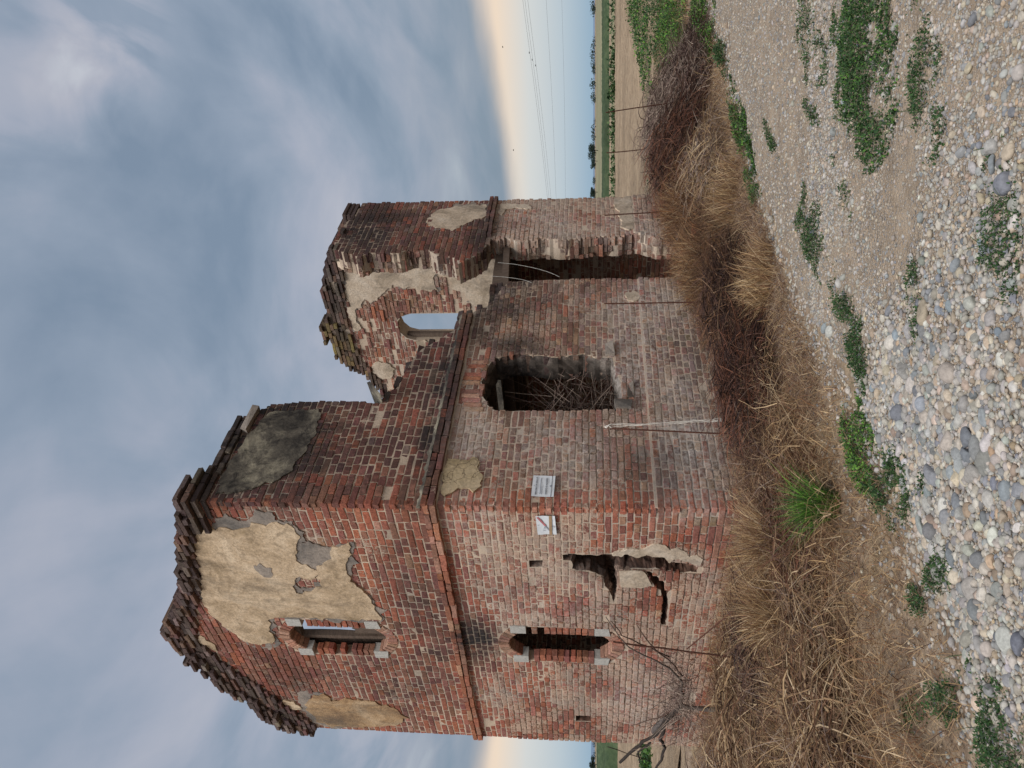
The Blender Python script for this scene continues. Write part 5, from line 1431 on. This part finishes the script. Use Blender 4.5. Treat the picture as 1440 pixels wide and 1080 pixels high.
weed(57.0, 14.0, 26.0, 1.1, 7000, 'broken line of weeds across the far side of the ploughed soil', 424, GREEN, 0.5, 0.2, 0.0, gap=0.42)
weed(5.0, 15.8, 2.2, 1.6, 7000, 'bright green field patch behind the gable glimpsed past the dead tree', 423, GREEN + LIME[2:], 0.30, 0.07, 0.0, gap=0.1)


# ------------------------------------------------------------------ steel rods, tape, notices
def rod(top, foot, label, seed, brace=None):
    t = Vector(top); f = Vector(foot); f.z = g1(f.x, f.y) - 0.1
    ts = np.linspace(0, 1, 7); r = np.random.default_rng(seed)
    pts = np.array([np.array(f.lerp(t, a)) + r.normal(0, 0.002, 3) for a in ts]) - np.array(f)
    mb = MB(); mb.tube(pts, 0.0075, 8)
    for a in np.arange(0.05, 0.98, 0.035):                # the ribs of reinforcing bar
        p = np.array(f.lerp(t, a)) - np.array(f); mb.tube([p - (0, 0, 0.003), p + (0, 0, 0.003)], 0.0088, 6)
    o = mb.build('steel_rod', M['rust'], smooth=False, loc=tuple(f))
    return tag(o, label, 'rod', 'rusty steel rods planted along the house')


def at_plane(px, py, const, axis_):
    """point on a vertical plane of the house frame (axis 0: lx = const, 1: ly = const) — used with measured offsets"""
    return None


rods = [((0.57, -0.45, 1.36), (0.49, -0.45), 'rusty rod with white tape in front of the long wall'),
        ((2.60, -0.45, 1.39), (2.61, -0.45), 'rusty rod standing before the wall between window hole and doorway'),
        ((4.48, -0.55, 1.37), (4.57, -0.55), 'rusty rod in front of the tall wall fragment'),
        ((6.77, -0.40, 1.32), (6.95, -0.40), 'rusty stake standing in the grey brambles'),
        ((6.32, -1.20, 1.34), (6.71, -1.20), 'tilted rusty stake with a cross twig beyond the brambles'),
        ((-0.90, 0.73, 1.34), (-0.90, 0.95), 'tall rusty rod before the gable with a leaning brace')]
for i, (t_, f_, lab) in enumerate(rods): rod(W(*t_), W(*f_), lab, 500 + i)
p0 = W(-0.90, 0.80, 0.70); p1 = W(-0.93, -0.50, 0.02)
mb = MB(); mb.tube(np.array([np.array(p0.lerp(p1, a)) for a in np.linspace(0, 1, 5)]) - np.array(p0), 0.006, 7)
tag(mb.build('brace_rod', M['rust'], loc=tuple(p0)), 'thin rusty brace sloping from the tall rod down to the straw', 'rod')
# tape hanging from the rod
a_ = W(0.58, -0.465, 1.39)
tp = [(0.58, 1.41), (0.60, 1.34), (0.605, 1.06), (0.64, 0.74), (0.66, 0.52), (0.67, 0.34), (0.70, 0.24), (0.79, 0.08)]
mb = MB(); rt = np.random.default_rng(77)
for k in range(5):
    tt = np.linspace(0, len(tp) - 1, 22); q = np.array([(np.interp(t, range(len(tp)), [a[0] for a in tp]), np.interp(t, range(len(tp)), [a[1] for a in tp])) for t in tt])
    ph = rt.uniform(0, 6, 2)
    pts = [np.array(W(a + 0.010 * math.sin(ph[0] + 5 * t) * min(1, t) + (k - 2) * 0.004, -0.465 + 0.010 * math.sin(ph[1] + 4 * t), b)) for (a, b), t in zip(q, tt)]
    mb.tube(np.array(pts) - np.array(a_), 0.0026, 5)
mb.tube([(-0.012, 0.004, -0.045), (0.010, -0.012, -0.02), (-0.010, -0.012, 0.0), (0.0, 0.0, 0.02)], 0.009, 6)
tag(mb.build('white_tape', M['ribbon'], loc=tuple(a_)), 'twisted white barrier tape tied to a rod before the long wall', 'tape')


def sheet(name, w_, h_, curl, seed):
    nx, ny = 9, 7; r = np.random.default_rng(seed)
    S, Zq = np.meshgrid(np.linspace(-w_ / 2, w_ / 2, nx), np.linspace(-h_ / 2, h_ / 2, ny))
    D = curl * ((S / w_ * 2) ** 2 * 0.5 + (Zq / h_ * 2) ** 4 * 0.6) + 0.002 * r.normal(0, 1, S.shape)
    V = np.stack([S, Zq, D], -1).reshape(-1, 3)
    i = (np.arange(ny - 1)[:, None] * nx + np.arange(nx - 1)[None]).ravel()
    return raw_mesh(name, V, None, np.stack([i, i + 1, i + nx + 1, i + nx], -1), None, True)


def text_mesh(s, size):
    cu = bpy.data.curves.new('lettering', 'FONT'); cu.body = s; cu.size = size; cu.align_x = 'CENTER'; cu.align_y = 'CENTER'; cu.extrude = 0.0004; cu.offset = 0.0002
    o = bpy.data.objects.new('lettering', cu); col.objects.link(o)
    bpy.context.view_layer.update()
    me = bpy.data.meshes.new_from_object(o.evaluated_get(bpy.context.evaluated_depsgraph_get()))
    bpy.data.objects.remove(o); bpy.data.curves.remove(cu); me.name = 'lettering'
    return me


def flat_bar(cx, cy, ww, hh, ang=0.0, d=0.0045):
    mb = MB(); mb.box((cx, cy, d), (ww, hh, 0.0012), Matrix.Rotation(ang, 3, 'Z')); return mb


RH = Matrix.Rotation(HOUSE_ROT, 4, 'Z')
# sheet on the long wall: x -> +s, y -> up, normal -> outwards
mw = Matrix.Translation(C0) @ RH @ Matrix(((1, 0, 0, 0.232), (0, 0, -1, -0.022), (0, 1, 0, 1.974), (0, 0, 0, 1))) @ Matrix.Rotation(R(-1.5), 4, 'Z')
n1 = link('notice_sheet', sheet('notice_sheet', 0.262, 0.208, 0.004, 1), M['paper']); n1.matrix_world = mw
tag(n1, 'white printed warning notice on the long wall near the corner', 'notice')
for txt, yy, sz in (('PERICOLO DI CROLLO', 0.064, 0.0215), ('DIVIETO DI ACCESSO', -0.030, 0.0215)):
    o = link('lettering', text_mesh(txt, sz), M['ink'], n1); o.location = (0, yy, 0.0052)
for (cx, cy, ww, hh, mt) in ((0.0, 0.026, 0.20, 0.006, 'inkgrey'), (-0.055, 0.012, 0.10, 0.004, 'inkgrey'), (0.0, -0.077, 0.262, 0.004, 'ink'), (0.002, -0.066, 0.020, 0.014, 'inkgrey'), (0.0, 0.088, 0.012, 0.004, 'inkgrey')):
    flat_bar(cx, cy, ww, hh).build('printed_line', M[mt], n1)
mw = Matrix.Translation(C0) @ RH @ Matrix(((0, 0, -1, -0.022), (-1, 0, 0, 0.230), (0, 1, 0, 1.946), (0, 0, 0, 1))) @ Matrix.Rotation(R(2.0), 4, 'Z')
n2 = link('notice_sheet', sheet('notice_sheet', 0.268, 0.178, 0.004, 2), M['paper']); n2.matrix_world = mw
tag(n2, 'white sheet with faded red diagonal and brown tape on the gable corner', 'notice')
flat_bar(0.055, 0.040, 0.14, 0.020, R(29), 0.0050).build('printed_stripe', M['redink'], n2)
flat_bar(-0.045, -0.010, 0.085, 0.012, R(29), 0.0052).build('printed_stripe', M['inkgrey'], n2)
for (cx, cy, ww, hh) in ((-0.052, 0.024, 0.006, 0.022), (-0.076, 0.024, 0.006, 0.022), (-0.03, 0.018, 0.02, 0.006), (0.004, 0.072, 0.006, 0.018), (-0.02, -0.072, 0.022, 0.005)):
    flat_bar(cx, cy, ww, hh, R(8)).build('printed_line', M['inkgrey'], n2)
flat_bar(0.0, -0.040, 0.275, 0.026, R(-3), 0.0062).build('tape_strip', M['tape'], n2)


# ------------------------------------------------------------------ dead shrub before the gable
dead = empty('dead_shrub', W(-0.9, 1.75, g1(*local_xy(-0.9, 1.75))))
tag(dead, 'gnarled leafless dead shrub with dark forked limbs before the gable', 'shrub')
D0 = np.array(dead.location)


def limb(pts, r0, r1, name, colr, seed, off=0.0, sides=7, parent=dead):
    r = np.random.default_rng(seed); pts = np.array(pts, float); t = np.linspace(0, len(pts) - 1, len(pts) * 3 - 2)
    ly = np.interp(t, range(len(pts)), pts[:, 0]); z = np.interp(t, range(len(pts)), pts[:, 1])
    P = np.array([np.array(W(-0.9 + off + 0.05 * math.sin(1.7 * a + seed), a + r.normal(0, 0.006), b + r.normal(0, 0.006))) for a, b in zip(ly, z)]) - D0
    rad = np.linspace(r0, r1, len(P)) * r.uniform(0.85, 1.18, len(P)) * 0.72
    mb = MB(); mb.tube(P, rad, sides, colr); return mb.build(name, M['bark'], parent, smooth=True)


DK = (0.035, 0.028, 0.024); GY = (0.13, 0.105, 0.09); RB = (0.09, 0.055, 0.042)
limb([(1.80, 0.02), (1.77, 0.39), (1.75, 0.59), (1.72, 0.70)], 0.030, 0.024, 'limb', GY, 1)
limb([(1.72, 0.70), (1.85, 0.75), (2.07, 0.82), (2.39, 0.89), (2.59, 1.01), (2.85, 1.11), (3.17, 1.22)], 0.032, 0.020, 'limb', DK, 2)
limb([(2.05, 0.80), (2.25, 0.86), (2.42, 0.90)], 0.055, 0.035, 'limb', (0.10, 0.085, 0.078), 22, 0.0)
limb([(1.72, 0.70), (1.51, 0.69), (1.28, 0.71), (1.03, 0.84), (0.89, 1.0), (0.73, 1.21), (0.33, 1.40)], 0.020, 0.005, 'limb', GY, 3)
limb([(1.24, 0.71), (1.02, 0.80), (0.72, 0.99), (0.38, 1.15)], 0.010, 0.005, 'limb', RB, 4)
limb([(1.03, 0.84), (0.86, 1.01), (0.66, 1.26), (0.42, 1.36)], 0.009, 0.005, 'limb', RB, 5, 0.03)
limb([(1.89, 0.73), (2.03, 0.84), (2.08, 0.94), (2.21, 1.13)], 0.012, 0.004, 'limb', RB, 6)
limb([(2.11, 0.82), (2.39, 0.84), (2.57, 0.79), (2.91, 0.81), (3.15, 0.85)], 0.026, 0.018, 'limb', DK, 7)
limb([(2.58, 0.94), (2.84, 1.04), (3.12, 1.01)], 0.016, 0.010, 'limb', DK, 8)
limb([(2.83, 1.36), (3.0, 1.08), (3.14, 0.87)], 0.006, 0.005, 'limb', DK, 9)
rs2 = np.random.default_rng(600); mb = MB()
for k in range(420):                                       # fine twigs on the limbs
    a = rs2.uniform(1.15, 2.2); z = 0.72 + rs2.normal(0, 0.07); az = rs2.uniform(0, 6.28); el = rs2.uniform(-0.9, 1.3); L = rs2.uniform(0.08, 0.34)
    o = np.array(W(-0.9 + rs2.normal(0, 0.10), a, z)) - D0; d = np.array([math.cos(az) * math.cos(el), math.sin(az) * math.cos(el), math.sin(el)])
    b2 = rs2.normal(0, 0.25, 3)
    mb.tube([o, o + d * L * 0.5 + b2 * L * 0.2, o + d * L + b2 * L * 0.5], [0.0028, 0.0022, 0.001], 3, np.array(GREYB[k % 4]) * rs2.uniform(0.6, 1.1), cap=False)
mb.build('twigs', M['bark'], dead, kind='stuff')

# twigs inside the window hole
rs2 = np.random.default_rng(610); tw0 = np.array(W(1.8, 0.5, 0.3)); mb = MB()
for k in range(620):
    o = np.array(W(rs2.uniform(1.3, 2.5), rs2.uniform(0.10, 0.8), rs2.uniform(0.9, 2.0))) - tw0; az = rs2.uniform(0, 6.28); el = rs2.normal(0.2, 0.6); L = rs2.uniform(0.25, 0.7)
    d = np.array([math.cos(az) * math.cos(el), math.sin(az) * math.cos(el), math.sin(el)]); b2 = rs2.normal(0, 0.2, 3)
    e = o + d * L + b2 * L * 0.5
    lx_, ly_ = to_local(e[0] + tw0[0], e[1] + tw0[1])
    if ly_ < 0.05 or lx_ < 0.4: continue
    mb.tube([o, o + d * L * 0.5 + b2 * L * 0.15, e], [0.0032, 0.0028, 0.0015], 4, np.array(GREYB[k % 4]) * rs2.uniform(0.5, 1.2), cap=False)
tag(mb.build('twig_tangle', M['bark'], loc=tuple(tw0)), 'dry grey twigs tangled inside the jagged window hole', 'twigs')

# loose wires hanging in the doorway
for k, (l0, l1, z0, z1, lab) in enumerate(((3.9, 3.72, 2.85, 2.30, 'thin pale wire hanging at the doorway head, shorter of two'), (4.2, 3.82, 2.78, 1.95, 'thin pale wire hanging at the doorway head, longer of two'))):
    pts = [np.array(W(l0 + (l1 - l0) * t, -0.02 - 0.02 * k, z0 + (z1 - z0) * t ** 0.7 - 0.06 * math.sin(3.1 * t))) for t in np.linspace(0, 1, 9)]
    mb = MB(); mb.tube(np.array(pts) - pts[0], 0.0024, 5); tag(mb.build('loose_wire', M['stone'], loc=tuple(pts[0])), lab, 'wire')

# fallen bricks and white rubble
rs3 = np.random.default_rng(620)
for k, (lx, ly, pc, lab) in enumerate(((3.62, -0.75, 'orange', 'orange-red brick fragment on the slope below the doorway'), (4.05, -0.18, 'pale', 'pale broken brick lying across the doorway foot'), (4.22, -0.30, 'grey', 'grey mortared brick leaning in the doorway rubble'), (3.90, -0.34, 'red', 'dark red brick beside the wall end at the doorway'), (3.98, 0.12, 'rose', 'pinkish brick inside the doorway threshold'))):
    p = W(lx, ly); z = g1(p.x, p.y)
    mb = MB(); M3 = Matrix.Rotation(rs3.uniform(0, 6), 3, 'Z') @ Matrix.Rotation(rs3.normal(0, 0.5), 3, 'X')
    mb.box((0, 0, 0), (rs3.uniform(0.12, 0.24), 0.115, 0.058), M3, (*PAL[pc], 0.45), 0.006)
    tag(mb.build('fallen_brick', M['brick'], loc=(p.x, p.y, z + 0.06)), lab, 'brick', 'fallen bricks before the doorway')
for k in range(6):
    p = W(-0.95 + rs3.normal(0, 0.08), 0.75 + rs3.normal(0, 0.22)); z = g1(p.x, p.y); s_ = rs3.uniform(0.03, 0.075)
    V_, T_, C_, ax_ = stones_arrays(np.array([[p.x, p.y]]), np.array([s_]), 2, 630 + k)
    o = link('rubble_lump', raw_mesh('rubble_lump', V_[0], T_, None, np.tile(np.array([0.58, 0.53, 0.47]) * rs3.uniform(0.7, 1.1), (len(V_[0]), 1))), M['pebble'], None, None, (p.x, p.y, z + 0.10 + s_ * 0.3))
    tag(o, 'white mortar lump in the straw at the braced rod', 'rubble', 'white mortar lumps at the braced rod')

# ------------------------------------------------------------------ far things: trees, cables, birds


def foliage(mb, c, rx, rz, n, size, pal, r):
    a = r.normal(0, 1, (n, 3)); a /= np.linalg.norm(a, axis=1)[:, None]; q = r.random(n) ** 0.45
    lump = 0.72 + 0.5 * fbm(a[:, 0] * 2 + c[0], a[:, 2] * 2 + a[:, 1] * 1.3, int(abs(c[0])) % 60)
    p = np.array(c) + a * (q * lump)[:, None] * np.array([rx, rx, rz])
    d = r.normal(0, 1, (n, 3)); d /= np.linalg.norm(d, axis=1)[:, None]; s = np.cross(d, r.normal(0, 1, (n, 3))); s /= np.linalg.norm(s, axis=1)[:, None] + 1e-9
    L = (size * r.uniform(0.6, 1.4, n))[:, None]
    V = np.stack([p - d * L, p - s * L * 0.6, p + d * L, p + s * L * 0.6], 1)
    mb.add(V.reshape(-1, 3), Q=np.arange(n * 4).reshape(-1, 4), c=np.repeat(cols(pal, n, r), 4, 0))


TREE = [(0.035, 0.055, 0.045), (0.05, 0.075, 0.055), (0.025, 0.04, 0.035)]


def far_tree(xr, y, h, w_, label, seed):
    r = np.random.default_rng(seed); x = xr * y; root = empty('tree', (x, y, -0.1)); tag(root, label, 'tree', 'trees standing alone on the horizon')
    mb = MB(); mb.tube([(0, 0, 0), (0.1, 0, h * 0.3), (0, 0.1, h * 0.6)], [h * 0.04, h * 0.03, h * 0.015], 6, (0.05, 0.04, 0.035)); mb.build('trunk', M['bark'], root)
    mb = MB()
    for k in range(7): foliage(mb, (r.normal(0, w_ * 0.28), r.normal(0, w_ * 0.28), h * r.uniform(0.4, 0.78)), w_ * r.uniform(0.28, 0.42), h * r.uniform(0.16, 0.26), 260, h * 0.045, TREE, r)
    mb.build('crown', M['leaf'], root)


far_tree(0.302, 330, 4.6, 5.0, 'roundest dark tree on the horizon right of the house', 701)
far_tree(0.288, 380, 3.9, 4.5, 'smaller dark tree beside the roundest tree on the horizon', 702)
far_tree(0.248, 360, 4.2, 4.0, 'dark tree on the horizon touching the wall edge of the house', 703)
far_tree(-0.492, 420, 5.0, 5.0, 'dark tree on the horizon left of the gable', 704)
rt = np.random.default_rng(710); mb = MB()
for k in range(170):
    x = rt.uniform(-700, 620); y = rt.uniform(780, 1000); h = rt.uniform(2.5, 7.0) * (0.6 + 0.8 * vn(x * 0.02, 0.3))
    foliage(mb, (x, y, h * 0.45), h * rt.uniform(0.7, 1.6), h * 0.5, 70, h * 0.13, TREE, rt)
o = mb.build('treeline', M['leaf'], kind='stuff'); o['label'] = 'low dark line of far trees along the horizon'; o['category'] = 'treeline'

CA = [((0.5017, 0.0933), (0.2407, 0.0608), 12.0), ((0.5013, 0.0868), (0.2406, 0.0561), 11.2), ((0.5015, 0.0905), (0.2406, 0.0588), 11.6), ((0.50, 0.0626), (0.2404, 0.0496), 10.0), ((0.4989, 0.0423), (0.2401, 0.0376), 8.0)]
CL = ['topmost overhead cable crossing the pale strip of sky', 'lowest of the three close overhead cables', 'middle of the three close overhead cables', 'single overhead cable below the close group of three', 'lowest overhead cable just above the horizon']
wires = []
for k, ((x1, e1), (x2, e2), hh) in enumerate(CA):
    A1 = np.array([x1 * hh / e1, hh / e1, CAM_H + hh]); A2 = np.array([x2 * hh / e2, hh / e2, CAM_H + hh]); wires.append((A1, A2))
    pts = np.array([A1 + (A2 - A1) * t - np.array([0, 0, 0.4 * math.sin(math.pi * (t % 1.0))]) * 0.5 for t in np.linspace(-1.0, 2.2, 40)])
    mb = MB(); mb.tube(pts - pts[0], 0.019, 5); tag(mb.build('overhead_cable', M['cable'], loc=tuple(pts[0])), CL[k], 'cable', 'overhead cables beyond the house')


def bird(p, size, flying, label, seed):
    r = np.random.default_rng(seed); mb = MB()
    t = np.linspace(-1, 1, 7); body = np.stack([t * size * 0.5, t * 0, 0.05 * size * np.sin(t * 2)], 1)
    mb.tube(body, size * 0.16 * np.sqrt(np.clip(1.05 - t ** 2, 0.02, 1)), 7); o = mb.build('bird', M['feather'], smooth=True, loc=tuple(p)); tag(o, label, 'bird', 'birds by the cables')
    for sg in (-1, 1):
        mb = MB()
        if flying: V = [(-0.15, 0, 0.02), (0.2, 0, 0.02), (0.1, sg * 0.5, 0.22), (-0.18, sg * 0.5, 0.2), (-0.1, sg * 0.95, 0.1)]; mb.add(np.array(V) * size, T=[(2, 3, 4)], Q=[(0, 1, 2, 3)])
        else: V = [(0.25, sg * 0.10, 0.08), (-0.35, sg * 0.14, 0.0), (-0.6, sg * 0.06, -0.06), (-0.1, sg * 0.17, -0.08)]; mb.add(np.array(V) * size, Q=[(0, 1, 2, 3)])
        mb.build('wing', M['feather'], o)
    return o


bird((0.4416 * 75, 75, CAM_H + 0.1195 * 75), 0.22, True, 'bird flying highest, above the cables', 801)
bird((0.306 * 80, 80, CAM_H + 0.1054 * 80), 0.22, True, 'bird flying alone nearer to the house', 802)
for k, (xr, wi, lab) in enumerate(((0.4324, 0, 'bird perched on the topmost cable'), (0.4231, 2, 'bird perched on the middle cable'), (0.4154, 1, 'bird perched on the lowest of the three close cables'))):
    A1, A2 = wires[wi]; t = (A1[0] - xr * A1[1]) / (xr * (A2[1] - A1[1]) - (A2[0] - A1[0]))
    p = A1 + (A2 - A1) * t - np.array([0, 0, 0.2 * math.sin(math.pi * t)]); bird(p + np.array([0, 0, 0.12]), 0.42, False, lab, 803 + k)
